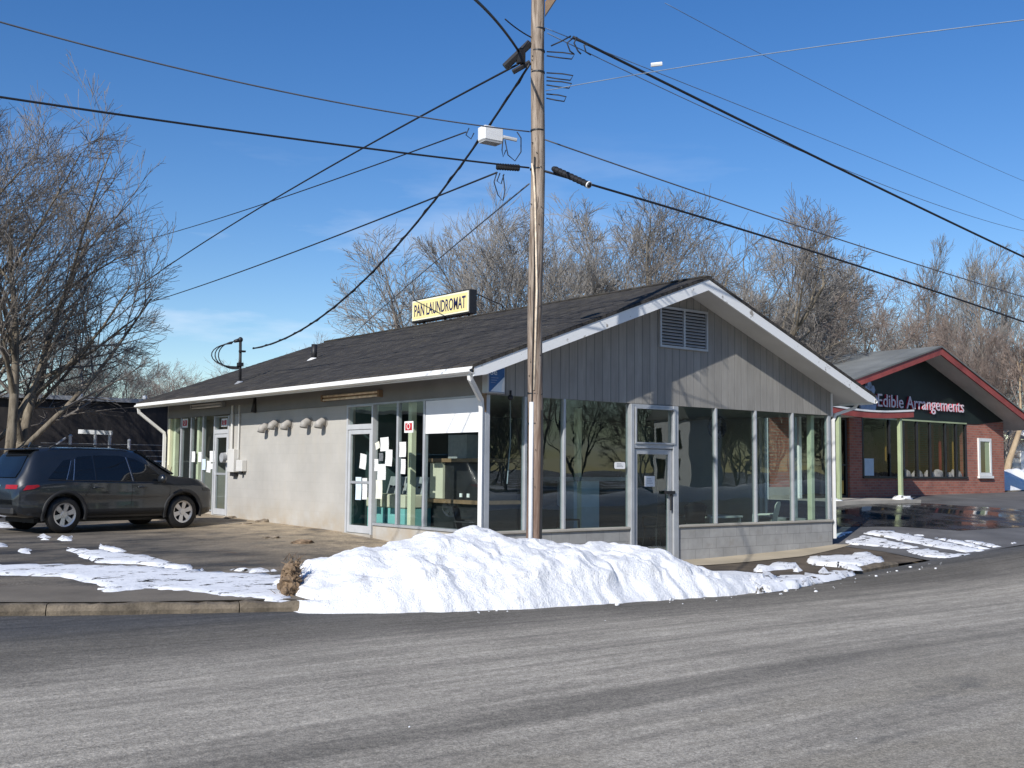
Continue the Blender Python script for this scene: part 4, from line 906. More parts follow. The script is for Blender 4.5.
# inside: washers, dryers, tables, chairs
def washer(y, lab):
    t = empty('washing_machine', (.75, y, -.28), lab, 'washing machine', 'cream washers behind the side window')
    mb = MB(); mb.box(.42, 1.08, y-.34, y+.34, .54, .80); mb.build('top', 'machine', t, bevel=.02)
    mb = MB(); mb.box(.45, 1.05, y-.32, y+.32, -.28, .54); mb.build('body', 'teal', t)
    mb = MB(); mb.prism([(.90, y-.34, .80), (1.08, y-.34, .80), (1.08, y-.34, 1.14), (1.0, y-.34, 1.14)], (0, .68, 0)); p = mb.build('control_panel', 'panelgrey', t)
    mb = MB()
    for k in range(4): mb.box(.92, .96, y-.25+k*.15, y-.21+k*.15, .92, .96)
    mb.build('dials', 'dark', p)
washer(4.12, 'cream topped washer just inside the side window by the door'); washer(3.40, 'cream topped washer half hidden by the cream column')
t = empty('dryer_bank', (1.3, 2.3, -.28), 'dark dryer cabinet with brown trim behind the corner side window', 'dryer')
mb = MB(); mb.box(1.0, 1.8, 1.35, 2.95, -.28, 1.42); mb.build('cabinet', 'dark', t)
for z in (1.43, .66): mb = MB(); mb.box(.9, 1.85, 1.30, 3.05, z, z+.07); mb.build('shelf', 'woodtrim', t)
mb = MB(); mb.box(.95, .999, 2.55, 2.98, .74, 1.42); mb.build('side_panel', 'machine', t)
for y in (1.75, 1.98): mb = MB(); mb.box(.98, .999, y, y+.07, .78, .85); mb.build('tag', 'paper', t)
mb = MB(); mb.box(1.1, 1.6, 2.0, 2.6, 1.5, 1.95); mb.build('upper_box', 'panelgrey', t)
t = empty('folding_counter', (4.3, 2.2, -.28), 'pale counter standing behind the front windows', 'counter')
mb = MB(); mb.box(3.3, 5.3, 1.9, 2.5, 1.08, 1.16); mb.build('counter_top', 'panelgrey', t)
mb = MB(); mb.box(3.75, 4.45, 1.95, 2.45, -.28, 1.08); mb.build('cabinet', 'bluepaper', t)
mb = MB(); mb.box(4.5, 5.25, 2.0, 2.45, -.28, 1.06); mb.build('drawer_unit', 'dark', t)
def chair(x, y, rz, lab, mat, grp):
    t = empty('chair', (x, y, -.28), lab, 'chair', grp)
    c, s = math.cos(rz), math.sin(rz)
    def T(mb): mb.v = [(x+a*c-b*s, y+a*s+b*c, -.28+z) for a, b, z in mb.v]; return mb
    mb = MB(); mb.box(-.22, .22, -.22, .22, .43, .46); T(mb).build('seat', mat, t, bevel=.01)
    mb = MB(); mb.prism([(-.20, .22, .50), (.20, .22, .50), (.24, .30, .86), (.12, .32, .93), (-.12, .32, .93), (-.24, .30, .86)], (0, .02, 0)); T(mb).build('backrest', mat, t)
    for a in (-1, 1):
        for b in (-1, 1): mb = MB(); mb.tube([(a*.19, b*.19, .43), (a*.23, b*.24, 0)], [.018, .014], 6); T(mb).build('leg', mat, t)
    for a in (-1, 1): mb = MB(); mb.tube([(a*.2, .22, .44), (a*.2, .24, .55)], .015, 6); mb.tube([(a*.24, -.2, .44), (a*.25, -.18, .64), (a*.25, .27, .66)], .018, 6); T(mb).build('armrest', mat, t)
chair(8.35, .85, R(205), 'white plastic garden chair inside the corner by the cream column', 'plastic', 'chairs inside the laundromat')
for x, y, a, lab in ((.62, 1.15, 40, 'dark chair behind the corner side window'), (2.1, 1.1, 190, 'dark chair in front of the pale counter'), (5.3, 1.1, 170, 'dark chair just right of the front door'), (6.4, 1.2, 150, 'dark chair under the hanging wreath'), (2.8, 1.2, 100, 'dark chair left of the front door')):
    chair(x, y, R(a), lab, 'dark', 'chairs inside the laundromat')
t = empty('table', (7.3, 1.5, -.28), 'low pale table in the sunlit front corner beside the white chair', 'table')
mb = MB(); mb.box(6.9, 7.95, 1.1, 1.9, .30, .34); mb.build('table_top', 'plastic', t)
for a in (6.95, 7.9):
    for b in (1.15, 1.85): mb = MB(); mb.box(a-.02, a+.02, b-.02, b+.02, -.28, .30); mb.build('leg', 'plastic', t)
mb = MB(); c = on_y(717, 427, .35)
mb.tube([(c[0]+.18*math.cos(q), c[1], c[2]+.18*math.sin(q)) for q in np.linspace(0, 2*math.pi, 17)], .075, 8)
for k in range(26): q = k*.242; mb.ball((c[0]+.18*math.cos(q), c[1]-.03, c[2]+.18*math.sin(q)), .055, 6, 5, (1, 1, 1), .5, k)
mb.cyl((c[0], c[1], c[2]+.2), (c[0], c[1], ZH), .006, 4)
alone(mb, 'wreath', 'wreath', c, 'dark round wreath hanging inside the window right of the front door', 'wreath')
mb = MB(); c = on_y(505, 405, .6); mb.tube([(1.02, .6, ZH), (1.03, .6, 1.8), (.98, .62, 1.05)], .01, 5)
alone(mb, 'pull_cord', 'fibre', (1, .6, 1.05), 'thin pale cord hanging inside the leftmost front window', 'cord')
t = empty('teal_screen', (6.85, 2.2, -.28), 'blue-green partition screen inside the right front windows', 'screen')
mb = MB(); mb.box(6.5, 7.25, 3.0, 3.06, -.2, 2.3); mb.build('panel', 'inwall', t)
for x in (6.55, 7.2): mb = MB(); mb.box(x-.03, x+.03, 2.9, 3.16, -.28, -.2); mb.build('foot', 'dark', t)

# ------------------------------------------------------------------ brick shop next door
S = empty('brick_shop', (22, 9, .5), 'brick shop with dark green gable, maroon roof edge and dark display windows', 'building')
ye = 5.5
def zs(x): return 5.41-.363*(x-22.29) if x > 22.29 else 5.41-.277*(22.29-x)
def slab2(x0, x1, top, bot, y0, y1):
    mb = MB(); xm = 22.29
    mb.prism([(x0, y0, zs(x0)+top), (xm, y0, 5.41+top), (x1, y0, zs(x1)+top), (x1, y0, zs(x1)+bot), (xm, y0, 5.41+bot), (x0, y0, zs(x0)+bot)], (0, y1-y0, 0)); return mb
slab2(15.9, 28.75, .05, .0, 4.62, 19).build('roof', 'greyroof', S)
slab2(15.95, 28.7, -.003, -.20, 4.72, 18.9).build('soffit', 'soffit', S)
for s in (-1, 1):
    mb = MB(); xe = 15.9 if s < 0 else 28.74
    mb.prism([(22.29, 4.66, 5.40), (xe, 4.66, zs(xe)-.01), (xe, 4.66, zs(xe)-.23), (22.29, 4.66, 5.17)], (0, .055, 0)); mb.build('bargeboard', 'maroon', S)
mb = MB(); mb.prism([(16.6, ye-.02, 3.02), (25.9, ye-.02, 3.02), (27.75, ye-.02, 3.18), (27.80, ye-.02, zs(27.8)-.2), (22.29, ye-.02, 5.205), (16.6, ye-.02, zs(16.6)-.2)], (0, .1, 0)); mb.build('gable_cladding', 'darkgreen', S)
mb = MB(); mb.box(25.22, 27.81, ye, ye+.25, .2, 3.16); mb.build('wall', 'brick', S)
mb = MB(); mb.box(19.05, 25.22, ye, ye+.25, .2, 1.17); mb.build('wall', 'brick', S)
mb = MB(); mb.box(18.36, 19.05, ye, ye+.25, .2, 3.01); mb.build('wall', 'brick', S)
mb = MB(); mb.box(14.35, 15.75, ye, ye+.25, .2, 3.3); mb.build('wall', 'brick', S)
mb = MB(); mb.box(14.35, 15.75, ye-.03, ye-.002, .2, .86); mb.build('plinth', 'concrete', S)
mb = MB(); mb.box(27.56, 27.81, ye+.25, 18.5, .2, zs(27.8)-.2); mb.build('wall', 'brick', S)
mb = MB(); mb.box(14.35, 14.6, ye+.25, 18.5, .2, 3.3); mb.build('wall', 'brick', S)
mb = MB(); mb.box(14.3, 16.8, ye+.1, 18.5, 3.3, 3.42); mb.build('flat_roof', 'greyroof', S)
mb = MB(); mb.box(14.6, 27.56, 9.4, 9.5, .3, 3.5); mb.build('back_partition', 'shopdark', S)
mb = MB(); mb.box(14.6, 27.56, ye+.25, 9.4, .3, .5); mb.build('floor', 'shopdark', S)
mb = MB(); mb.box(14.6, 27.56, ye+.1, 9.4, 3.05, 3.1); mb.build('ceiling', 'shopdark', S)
mb = MB(); mb.box(14.2, 14.34, ye-.05, ye+.09, .4, 3.2); mb.build('downpipe', 'trim', S)
mb = MB(); mb.box(15.62, 15.74, ye-.16, ye-.035, .5, 3.1); mb.build('downpipe', 'trim', S)
# display windows
mx_ = [19.05, 20.55, 21.35, 22.15, 22.95, 23.9, 24.6, 25.22]
for x in mx_: mb = MB(); mb.box(x-.035, x+.035, ye-.01, ye+.1, 1.17, 3.02); mb.build('mullion', 'dark', S)
mb = MB(); mb.box(19.02, 25.25, ye-.05, ye+.12, 1.12, 1.18); mb.build('sill', 'dark', S)
mb = MB(); mb.box(19.02, 25.25, ye-.03, ye+.12, 3.0, 3.05); mb.build('head_strip', 'greenpost', S)
for a, b in zip(mx_, mx_[1:]):
    mb = MB(); mb.quad((a+.035, ye+.03, 1.18), (b-.035, ye+.03, 1.18), (b-.035, ye+.03, 3.0), (a+.035, ye+.03, 3.0)); mb.build('window_pane', 'shopglass', S, norm=False)
rr = random.Random(3)
for x, w_, z0, m_ in ((20.85, .16, 1.6, 'gold'), (22.75, .14, 1.25, 'gold'), (24.95, .22, 1.25, 'gold'), (24.45, .28, 1.2, 'crimson'), (24.1, .12, 1.2, 'crimson'), (23.45, .3, 1.25, 'crimson'), (21.75, .4, 1.5, 'crimson')):
    mb = MB(); n = 9
    for k in range(n-1):
        xa = x+w_*k/(n-1); xb = x+w_*(k+1)/(n-1); ya_ = ye+.35+.03*(k % 2); yb2 = ye+.35+.03*((k+1) % 2)
        mb.prism([(xa, ya_, z0), (xb, yb2, z0), (xb, yb2, 2.95), (xa, ya_, 2.95)], (0, .015, 0))
    mb.build('curtain', m_, S)
mb = MB()
for k, x in enumerate((21.5, 21.75, 22.3, 22.5, 23.2, 23.4, 23.7, 24.2, 24.45, 24.9)):
    mb.ball((x, ye+.22, 1.2), .16+.07*math.sin(k*2.3), 10, 7, (1.3, .8, 1), .3, k)
alone(mb, 'window_display', 'paper', (23, ye+.22, 1.2), 'rounded white cloth heaps displayed along the brick shop window ledge', 'display')
mb = MB(); mb.box(19.3, 20.4, ye+.5, ye+.7, .5, 2.6); mb.box(22.0, 22.7, ye+1.2, ye+1.5, .5, 2.3); mb.box(23.0, 23.9, ye+1.5, ye+1.8, .5, 2.5); mb.box(20.9, 21.4, ye+1.0, ye+1.3, .5, 2.2); mb.build('shelving', 'goods', S)
mb = MB(); mb.box(19.12, 19.62, ye-.012, ye-.004, 1.2, 1.74); c = alone(mb, 'shop_notice', 'bluepaper', (19.35, ye-.01, 1.2), 'pale notice board in the lower left corner of the brick shop window', 'notice')
# small window
mb = MB(); rect_frame(mb, (25.98, ye-.05, 1.22), (1, 0, 0), (0, 0, 1), .88, 1.32, .11, .05, (0, 1, 0)); mb.box(25.93, 26.91, ye-.09, ye-.005, 1.13, 1.215); sw = mb.build('small_window', 'trim', S)
mb = MB(); mb.box(26.08, 26.76, ye-.02, ye-.004, 1.33, 2.43); mb.build('pane', 'carglass', sw)
mb = MB(); mb.box(26.45, 26.74, ye-.028, ye-.021, 1.34, 2.42); mb.build('blind', 'greenpost', sw)
# entrance under the canopy
mb = MB(); rect_frame(mb, (15.8, ye+.05, .5), (1, 0, 0), (0, 0, 1), 2.5, 2.5, .09, .08, (0, 1, 0)); mb.box(17.0, 17.08, ye+.05, ye+.13, .59, 2.9); mb.box(15.9, 18.2, ye+.05, ye+.13, 1.5, 1.55); ed = mb.build('entrance_frame', 'dark', S)
for a, b in ((15.89, 17.0), (17.08, 18.21)):
    mb = MB(); mb.quad((a, ye+.09, .59), (b, ye+.09, .59), (b, ye+.09, 2.91), (a, ye+.09, 2.91)); mb.build('pane', 'shopglass', ed, norm=False)
mb = MB(); mb.box(17.75, 18.05, ye+.02, ye+.045, .65, 1.05)
alone(mb, 'yellow_notice', 'gold', (17.9, ye, .65), 'yellow card low on the brick shop entrance glass', 'notice')
mb = MB(); n = 12
for k in range(n):
    pass
top = [(14.2+4.42*k/n, 3.12-.10*math.sin(math.pi*k/n)) for k in range(n+1)]
mb.prism([(x, 3.45, z) for x, z in top]+[(x, 3.45, z-.17) for x, z in top[::-1]], (0, .06, 0)); cn = mb.build('canopy', 'maroon', S)
mb = MB(); mb.prism([(x, 3.43, z+.055) for x, z in top]+[(x, 3.43, z+.003) for x, z in top[::-1]], (0, 2.05, 0)); mb.build('canopy_top', 'trim', cn)
mb = MB(); mb.prism([(x, 3.52, z) for x, z in top]+[(x, 3.52, z-.1) for x, z in top[::-1]], (0, 1.95, 0)); mb.build('canopy_underside', 'soffit', cn)
for x in (15.0, 18.02): mb = MB(); mb.box(x-.055, x+.055, 3.5, 3.61, .42, 3.0); mb.build('canopy_post', 'greenpost', S, bevel=.008)
P_ = HL(18, 3.5)
mb = MB(); mb.prism([(14.0, 3.2, .25), (18.5, 3.2, .25), (18.9, 5.5, .25), (14.0, 5.5, .25)], (0, 0, .27)); mb.build('entrance_step', 'concrete', None, kind='structure')
mb = MB(); mb.ball((18.02, 3.5, .55), .24, 14, 8, (1.4, 1, .4), .4, 2)
alone(mb, 'snow_heap', 'thinsnow', (18, 3.5, .5), 'small heap of snow round the foot of the green canopy post', 'snow heap', smooth=True)
mb = MB(); c = on_ground(835, 504, HL); mb.ball((c[0], c[1], c[2]), .2, 12, 8, (1.3, 1, .8), .5, 8)
alone(mb, 'snow_lump', 'thinsnow', c, 'grubby lump of snow at the driveway edge behind the laundromat downpipe', 'snow heap', smooth=True)
# sign
t = empty('shop_sign', (22, ye-.03, 3.2), 'pale channel letters reading Edible Arrangements on the dark green gable', 'sign')
text_mesh('Edible Arrangements', 'letterred', t, 'letter_returns', (19.78, ye-.05, 3.40), (1, 0, 0), (0, 0, 1), .42, 5.2, .06, .0)
text_mesh('Edible Arrangements', 'letterwhite', t, 'letter_faces', (19.78, ye-.088, 3.40), (1, 0, 0), (0, 0, 1), .42, 5.2, .012, .006)
t = empty('shop_logo', (19.3, ye-.03, 3.1), 'pale blue fruit basket emblem left of the shop letters', 'logo')
mb = MB(); mb.prism([(18.95, ye-.10, 3.05), (19.55, ye-.10, 3.05), (19.70, ye-.10, 3.45), (18.8, ye-.10, 3.45)], (0, .06, 0)); mb.build('basket', 'logo', t)
for a, b, r_ in ((19.0, 3.6, .17), (19.3, 3.7, .2), (19.58, 3.6, .17), (19.15, 3.88, .16), (19.45, 3.9, .16), (19.3, 4.05, .12)):
    mb = MB(); mb.cyl((a, ye-.04, b), (a, ye-.12, b), r_, 6); mb.build('petal', 'logo', t)

# ------------------------------------------------------------------ far left: dark building, fence
D = empty('dark_building', (-8, 30, .2), 'long low dark brown building with a pale roof edge behind the car', 'building')
mb = MB(); mb.box(-34, 9, 26.6, 26.8, 0, 3.62); mb.build('wall', 'boards', D)
mb = MB(); mb.box(-34.2, 9.2, 26.45, 40, 3.64, 3.80); mb.build('roof', 'brownwall', D)
mb = MB(); mb.box(-34.2, 9.2, 26.38, 26.447, 3.66, 3.81); mb.build('gutter', 'panelgrey', D)
for k, x in enumerate((-1.5, 1.7, 4.1)): mb = MB(); mb.ball((x, 26.8, 3.88), .1, 8, 6); mb.build('roof_vent', 'trim', D)
mb = MB(); mb.box(-33.8, 8.8, 26.9, 39, 0, 3.6); mb.build('core', 'brownwall', D)
T_ = empty('chain_link_fence', (0, 20, .2), 'galvanised chain link fence with posts behind the parked car', 'fence')
FY_ = 20.4
def fx(p): return on_y(p, 460, FY_)[0]
for p, h in ((-40, 1.9), (40, 1.85), (69.5, 2.2), (128.5, 2.1), (-110, 1.9), (185, 2.0)):
    x = fx(p); mb = MB(); mb.cyl((x, FY_, .1), (x, FY_, h), .05, 8); mb.ball((x, FY_, h), .06, 8, 5); mb.build('post', 'galv', T_)
mb = MB(); x = fx(48); mb.tube([(x, FY_, .1), (x, FY_, 1.75), (x+.5, FY_, 2.15)], .035, 6); mb.build('barbed_arm', 'galv', T_)
x0, x1 = fx(-110), fx(185)
mb = MB()
for z in (1.45, .3): mb.cyl((x0, FY_, z), (x1, FY_, z), .03, 6)
mb.build('rail', 'galv', T_)
mb = MB()
for z in (1.62, 1.8, 1.98): mb.cyl((fx(40), FY_, z), (x1, FY_, z), .009, 4)
mb.build('barbed_wire', 'galv', T_)
mb = MB(); x = x0
while x < x1:
    for s in (-1, 1):
        a = max(x0, min(x1, x)); mb.tube([(x, FY_+.012*s, .3 if s > 0 else 1.42), (x+1.12, FY_+.012*s, 1.42 if s > 0 else .3)], .0035, 3, False)
    x += .13
mb.build('wire_mesh', 'galv', T_)
t = empty('pale_rack', (0, 22, .2), 'white crossbar stand behind the fence before the dark building', 'stand')
a = at_d(63+16, 431.5, 34); b = at_d(90+22, 433, 34)
mb = MB(); mb.tube([a, b], .09, 4); mb.build('crossbar', 'galv', t)
for q in (95.5, 110): c = at_d(q, 434, 34); mb = MB(); mb.cyl((c[0], c[1], .2), c, .05, 8); mb.build('leg', 'galv', t)

# ------------------------------------------------------------------ right edge: garage and snow bank
G = empty('garage', (40, 12, .8), 'cream garage with snow on its roof at the right edge', 'garage')
c = at_d(1012, 440, 58); d2 = np.array([1, -.15, 0])
gx0, gy0 = c[0], c[1]
mb = MB(); mb.box(gx0, gx0+6, gy0, gy0+6, .3, 3.1); mb.build('wall', 'garage', G)
mb = MB(); mb.prism([(gx0-.4, gy0-.4, 3.1), (gx0+6.4, gy0-.4, 3.1), (gx0+6.4, gy0+3, 4.6), (gx0-.4, gy0+3, 4.6)], (0, 0, .12)); mb.build('roof', 'greyroof', G)
mb = MB(); mb.prism([(gx0+.6, gy0-.5, 3.2), (gx0+6.5, gy0-.5, 3.2), (gx0+6.5, gy0+1.5, 4.08), (gx0+.6, gy0+1.5, 4.08)], (0, 0, .2)); mb.build('roof_snow', 'thinsnow', G)
mb = MB(); mb.box(gx0+.8, gx0+3.6, gy0-.05, gy0-.005, .35, 2.5); mb.build('garage_door', 'trim', G)
mb = MB(); vs = []; c = at_d(1004, 492, 42); nu, nv = 40, 16
for i in range(nu):
    for j in range(nv):
        x = c[0]+6*i/(nu-1); y = c[1]+2.2*j/(nv-1); e_ = math.sin(math.pi*j/(nv-1))**.6*min(1, i/4)
        vs.append((x, y, HL(x, y)-.02+e_*(.75+.2*noise.noise(Vector((x*1.5, y*1.5, 0))))))
mb.add(vs, [(i*nv+j, (i+1)*nv+j, (i+1)*nv+j+1, i*nv+j+1) for i in range(nu-1) for j in range(nv-1)])
alone(mb, 'snow_bank', 'snow', (c[0]+3, c[1]+1, .6), 'bright snow bank at the far right beyond the brick shop corner', 'snow bank', smooth=True, norm=False)

# ------------------------------------------------------------------ utility pole
PB = np.array([-.365, -1.745, -.4]); PT = np.array([-.84, -2.335, 9.6])
def pole_at(z): return PB+(PT-PB)*(z-PB[2])/(PT[2]-PB[2])
U = empty('utility_pole', PB, 'tall weathered wooden utility pole rising out of the snow pile', 'utility pole')
path = []; rad = []
for k in range(24):
    z = -.4+10*k/23; p = pole_at(z); path.append(p+np.array([.012*math.sin(z*1.3), .010*math.cos(z*1.7), 0])); rad.append(.121-.0024*(z+.4))
mb = MB(); mb.tube(path, rad, 20); mb.build('pole', 'pole', U, smooth=True)
def off(z, dr, df, r=.14):
    "point beside the pole: dr to the right along the street view, df towards the street"
    p = pole_at(z); return p+rt0*dr-np.array([math.cos(YAW), math.sin(YAW), 0])*df
mb = MB(); mb.tube([off(-.3, -.055, .125), off(1.2, -.055, .12), off(2.32, -.055, .118)], .034, 8); mb.build('conduit', 'white_metal', U, smooth=True)
mb = MB(); mb.tube([off(2.30, -.05, .112), off(4.2, -.03, .112), off(6.0, -.04, .105)], .012, 5); mb.build('ground_wire', 'dark', U)
mb = MB(); mb.tube([off(-.3, .10, .08), off(2.2, .10, .08)], .02, 6); mb.build('cable_guard', 'dark', U)
for z in (2.0, 2.45, 5.84, 6.42, 7.3, 7.62, 7.95):
    p = pole_at(z); mb = MB(); mb.tube([p+np.array([0, 0, -.010]), p+np.array([0, 0, .010])], .1255-.0024*(z+.4), 18); mb.build('band', 'dark', U)
rr = random.Random(9)
for k in range(26):
    z = rr.uniform(1.0, 8.2); a = rr.uniform(-1.1, 1.1); q = .108-.0022*z; c = off(z, q*math.sin(a), q*math.cos(a)); n = -np.array([math.cos(YAW+a), math.sin(YAW+a), 0]); mb = MB(); mb.cyl(c, c+n*.03, .008, 5); mb.build('bolt', 'dark', U)
mb = MB(); mb.prism([off(8.15, .10, .06), off(8.95, .62, .06), off(9.05, .62, .06), off(8.35, .10, .06)], tuple(np.array([math.cos(YAW), math.sin(YAW), 0])*.09)); mb.build('crossarm_brace', 'woodtrim', U)
mb = MB(); mb.box(*(lambda q: (q[0]-.05, q[0]+.05, q[1]-.05, q[1]+.05, q[2]-.12, q[2]+.10))(off(7.55, -.26, .02)))
mb.tube([off(7.38, -.50, .0), off(7.75, -.12, .0)], .06, 6); mb.tube([off(7.30, -.38, .02), off(7.45, -.12, .02)], .04, 6); mb.build('cable_bracket', 'dark', U)
for k, (z, l) in enumerate(((7.62, .42), (7.30, .40), (7.18, .38), (6.98, .30))):
    mb = MB(); mb.tube([off(z, .13, 0), off(z-.02, .13+l*.6, .02), off(z-.05, .13+l, .03), off(z-.12, .13+l*.9, .03), off(z-.1, .13+l*.5, .02), off(z-.07, .13, .02)], .011, 5); mb.build('jumper_loop', 'cable', U, smooth=True)
mb = MB(); mb.tube([off(5.9, -.08, .11), off(5.7, -.05, .125), off(5.4, -.03, .12), off(4.0, .01, .12), off(2.5, -.02, .12)], .016, 6); mb.build('riser_cable', 'tan', U, smooth=True)
# wires: each is a hanging cable from the pole to a place beyond the picture
def cable(A, Bq, sag, r, name, label, mat='cable', n=40, grp='overhead wires on the utility pole', twist=False):
    A = np.array(A); Bq = np.array(Bq); path = []
    for k in range(n+1):
        t = k/n; p = A+(Bq-A)*t; p = p-np.array([0, 0, 4*sag*t*(1-t)]); path.append(p)
    mb = MB(); mb.tube(path, r, 6)
    if twist:
        u = np.cross((Bq-A)/np.linalg.norm(Bq-A), (0, 0, 1)); q = [p+u*r*1.2*math.sin(k*2.2)+np.array([0, 0, r*1.2*math.cos(k*2.2)]) for k, p in enumerate(path)]; mb.tube(q, r*.6, 5)
    return alone(mb, name, mat, A, label, 'wire', grp, smooth=True, norm=False)
def span(A, bx, by, depth, mid, r, name, label, mat='cable', ext=1.35, twist=False):
    "far end on the sight line bx,by at a depth; the sag is set so the span passes the mid sight line"
    A = np.array(A); E0 = at_d(bx, by, depth); Bq = A+(E0-A)*ext
    lo, hi = -1.5, 4
    for _ in range(40):
        s = (lo+hi)/2; best = None
        for k in range(161):
            t = k/160; p = A+(Bq-A)*t-np.array([0, 0, 4*s*t*(1-t)]); q = px(p)
            if best is None or abs(q[0]-mid[0]) < abs(best[0]-mid[0]): best = q
        if best[1] < mid[1]: lo = s
        else: hi = s
    # the end point sags too, so lift it back to its sight line
    tE = 1/ext; Bq = Bq+np.array([0, 0, 4*s*tE*(1-tE)/tE])
    lo, hi = -1.5, 4
    for _ in range(40):
        s = (lo+hi)/2; B2 = A+(E0-A)*ext+np.array([0, 0, 4*s*tE*(1-tE)/tE]); best = None
        for k in range(161):
            t = k/160; p = A+(B2-A)*t-np.array([0, 0, 4*s*t*(1-t)]); q = px(p)
            if best is None or abs(q[0]-mid[0]) < abs(best[0]-mid[0]): best = q
        if best[1] < mid[1]: lo = s
        else: hi = s
    return cable(A, B2, s, r, name, label, mat, twist=twist)
Dp = 16.8
span(off(6.40, -.12, .03), 0, 22, 12.6, (190, 71.5), .010, 'strand_wire', 'thin grey strand rising to the upper left edge, carrying the white box', 'wire')
span(off(5.85, -.12, .05), 0, 97, 12.6, (240, 131.5), .014, 'trunk_cable', 'thick black cable running to the left edge under the thin strand')
span(off(7.42, -.30, .02), 168, 266, 34, (380, 139), .016, 'service_cable', 'black cable slanting from the pole top down to the left behind the tree')
span(off(7.40, -.13, .06), 253, 348.5, 26.2, (420, 219), .019, 'service_drop', 'twisted black cable swooping from the pole top to the roof mast', ext=1.0, twist=True)
span(at_d(466, 132, Dp), 160, 236, 36, (380, 163), .011, 'drop_wire', 'thin dark wire from the white box down to the left trees', 'cable')
span(at_d(497, 172.5, Dp), 176, 294, 36, (380, 219), .014, 'drop_wire', 'dark wire from the black splice case sloping down left over the roof', 'cable')
span(off(5.62, -.12, .0), 355, 333, 40, (430, 266), .012, 'drop_wire', 'thin wire falling steeply behind the roof left of the yellow sign', 'wire')
span(at_d(573, 37, Dp), 1024, 257, 24, (800, 149), .021, 'trunk_cable', 'heaviest black cable crossing the upper right sky', 'cable')
span(off(5.80, .12, .05), 1024, 322, 24, (800, 247), .018, 'trunk_cable', 'black cable to the right from the splice case, lowest across the roofs')
span(off(6.28, .12, .03), 1024, 297, 24, (800, 226), .011, 'strand_wire', 'thin grey strand to the right between the two black cables', 'wire')
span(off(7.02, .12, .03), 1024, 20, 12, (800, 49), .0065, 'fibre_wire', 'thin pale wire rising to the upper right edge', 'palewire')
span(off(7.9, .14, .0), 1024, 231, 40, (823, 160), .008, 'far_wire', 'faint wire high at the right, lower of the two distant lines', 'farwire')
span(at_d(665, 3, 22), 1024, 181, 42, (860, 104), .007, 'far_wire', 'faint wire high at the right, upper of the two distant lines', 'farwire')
span(off(7.62, -.30, .03), 425, -34, 11.5, (488, 12), .020, 'trunk_cable', 'short thick black cable rising over the top edge left of the pole')
cable(off(7.82, -.10, .03), at_d(505, 19, 16.3), .02, .010, 'strand_wire', 'short thin tail joining the thick top cable to the pole', n=10)
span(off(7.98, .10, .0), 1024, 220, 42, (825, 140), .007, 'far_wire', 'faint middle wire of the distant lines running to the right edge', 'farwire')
# fittings on the wires
t = empty('line_amplifier', at_d(490, 142, Dp), 'white equipment box hanging on the strand left of the pole', 'equipment box')
c = at_d(490.5, 135, Dp); u1 = np.array(at_d(0, 22, 12.6)-off(6.4, -.12, .03)); u1 /= np.linalg.norm(u1); n1 = np.cross(u1, (0, 0, 1)); n1 /= np.linalg.norm(n1)
def obox(mb, c, u, v, n, a, b, d):
    c = np.array(c); P = [c+u*sa*a+v*sb*b-n*d for sa, sb in ((-1, -1), (1, -1), (1, 1), (-1, 1))]; mb.prism(P, n*2*d)
zz = np.array([0, 0, 1.])
mb = MB(); obox(mb, c, u1, zz, n1, .17, .11, .10); mb.build('case', 'white_metal', t, bevel=.015)
mb = MB(); obox(mb, c-n1*.0+np.array([0, 0, -.12]), u1, zz, n1, .15, .012, .09); mb.build('lid', 'panelgrey', t)
mb = MB(); mb.tube([at_d(503, 137, Dp), at_d(517, 140, Dp)], .03, 8); mb.build('connector', 'galv', t)
mb = MB()
for pts in ([(503, 139), (502, 150), (503, 157), (506, 150)], [(505, 140), (508, 155), (515, 161), (521, 152), (521, 138), (517, 132)], [(469, 128), (466, 135), (471, 139), (474, 133)]): mb = MB(); mb.tube([at_d(a, b, Dp) for a, b in pts], .009, 5); mb.build('coax_loop', 'cable', t, smooth=True)
for i, (a, b, lab) in enumerate((((496, 166.5), (520, 168), 'black cylindrical splice case on the cable left of the pole'), ((553, 168.5), (590, 185.5), 'long black splice case on the cable right of the pole'))):
    A = at_d(*a, Dp-.05*i); Bq = at_d(*b, Dp-.6*i); t = empty('splice_case', A, lab, 'splice case', 'splice cases on the black cable')
    mb = MB(); mb.tube([A, A+(Bq-A)*.04, A+(Bq-A)*.96, Bq], [.035, .046, .046, .035], 10); mb.build('sleeve', 'cable', t, smooth=False)
    mb = MB()
    for k in range(9): p = A+(Bq-A)*(.08+.105*k); d = (Bq-A)/np.linalg.norm(Bq-A); mb.tube([p-d*.012, p+d*.012], .052, 10)
    mb.build('ribs', 'rubber', t)
    if i:
        mb = MB(); p = A+(Bq-A)*.97; d = (Bq-A)/np.linalg.norm(Bq-A); mb.tube([p-d*.01, p+d*.01], .055, 10); mb.build('tie', 'trim', t)
    else:
        mb = MB()
        for pts in ([(497, 172), (494, 182), (498, 195), (503, 201), (505, 190), (503, 175)], [(500, 173), (497, 181), (501, 184), (504, 174)]): mb = MB(); mb.tube([at_d(x, y, Dp) for x, y in pts], .009, 5); mb.build('slack_loop', 'cable', t, smooth=True)
mb = MB()
for pts in ([(573, 38), (567, 43), (570, 51), (574, 54)], [(577, 37), (574, 43), (578, 51), (581, 54)], [(589, 45), (584, 45), (586, 52), (591, 55)], [(551, 46), (562, 41), (571, 36)]): mb.tube([at_d(a, b, Dp-.05) for a, b in pts], .012, 5)
alone(mb, 'cable_tails', 'cable', at_d(573, 38, Dp), 'curled black cable tails beside the heavy right cable near the pole top', 'wire', smooth=True)
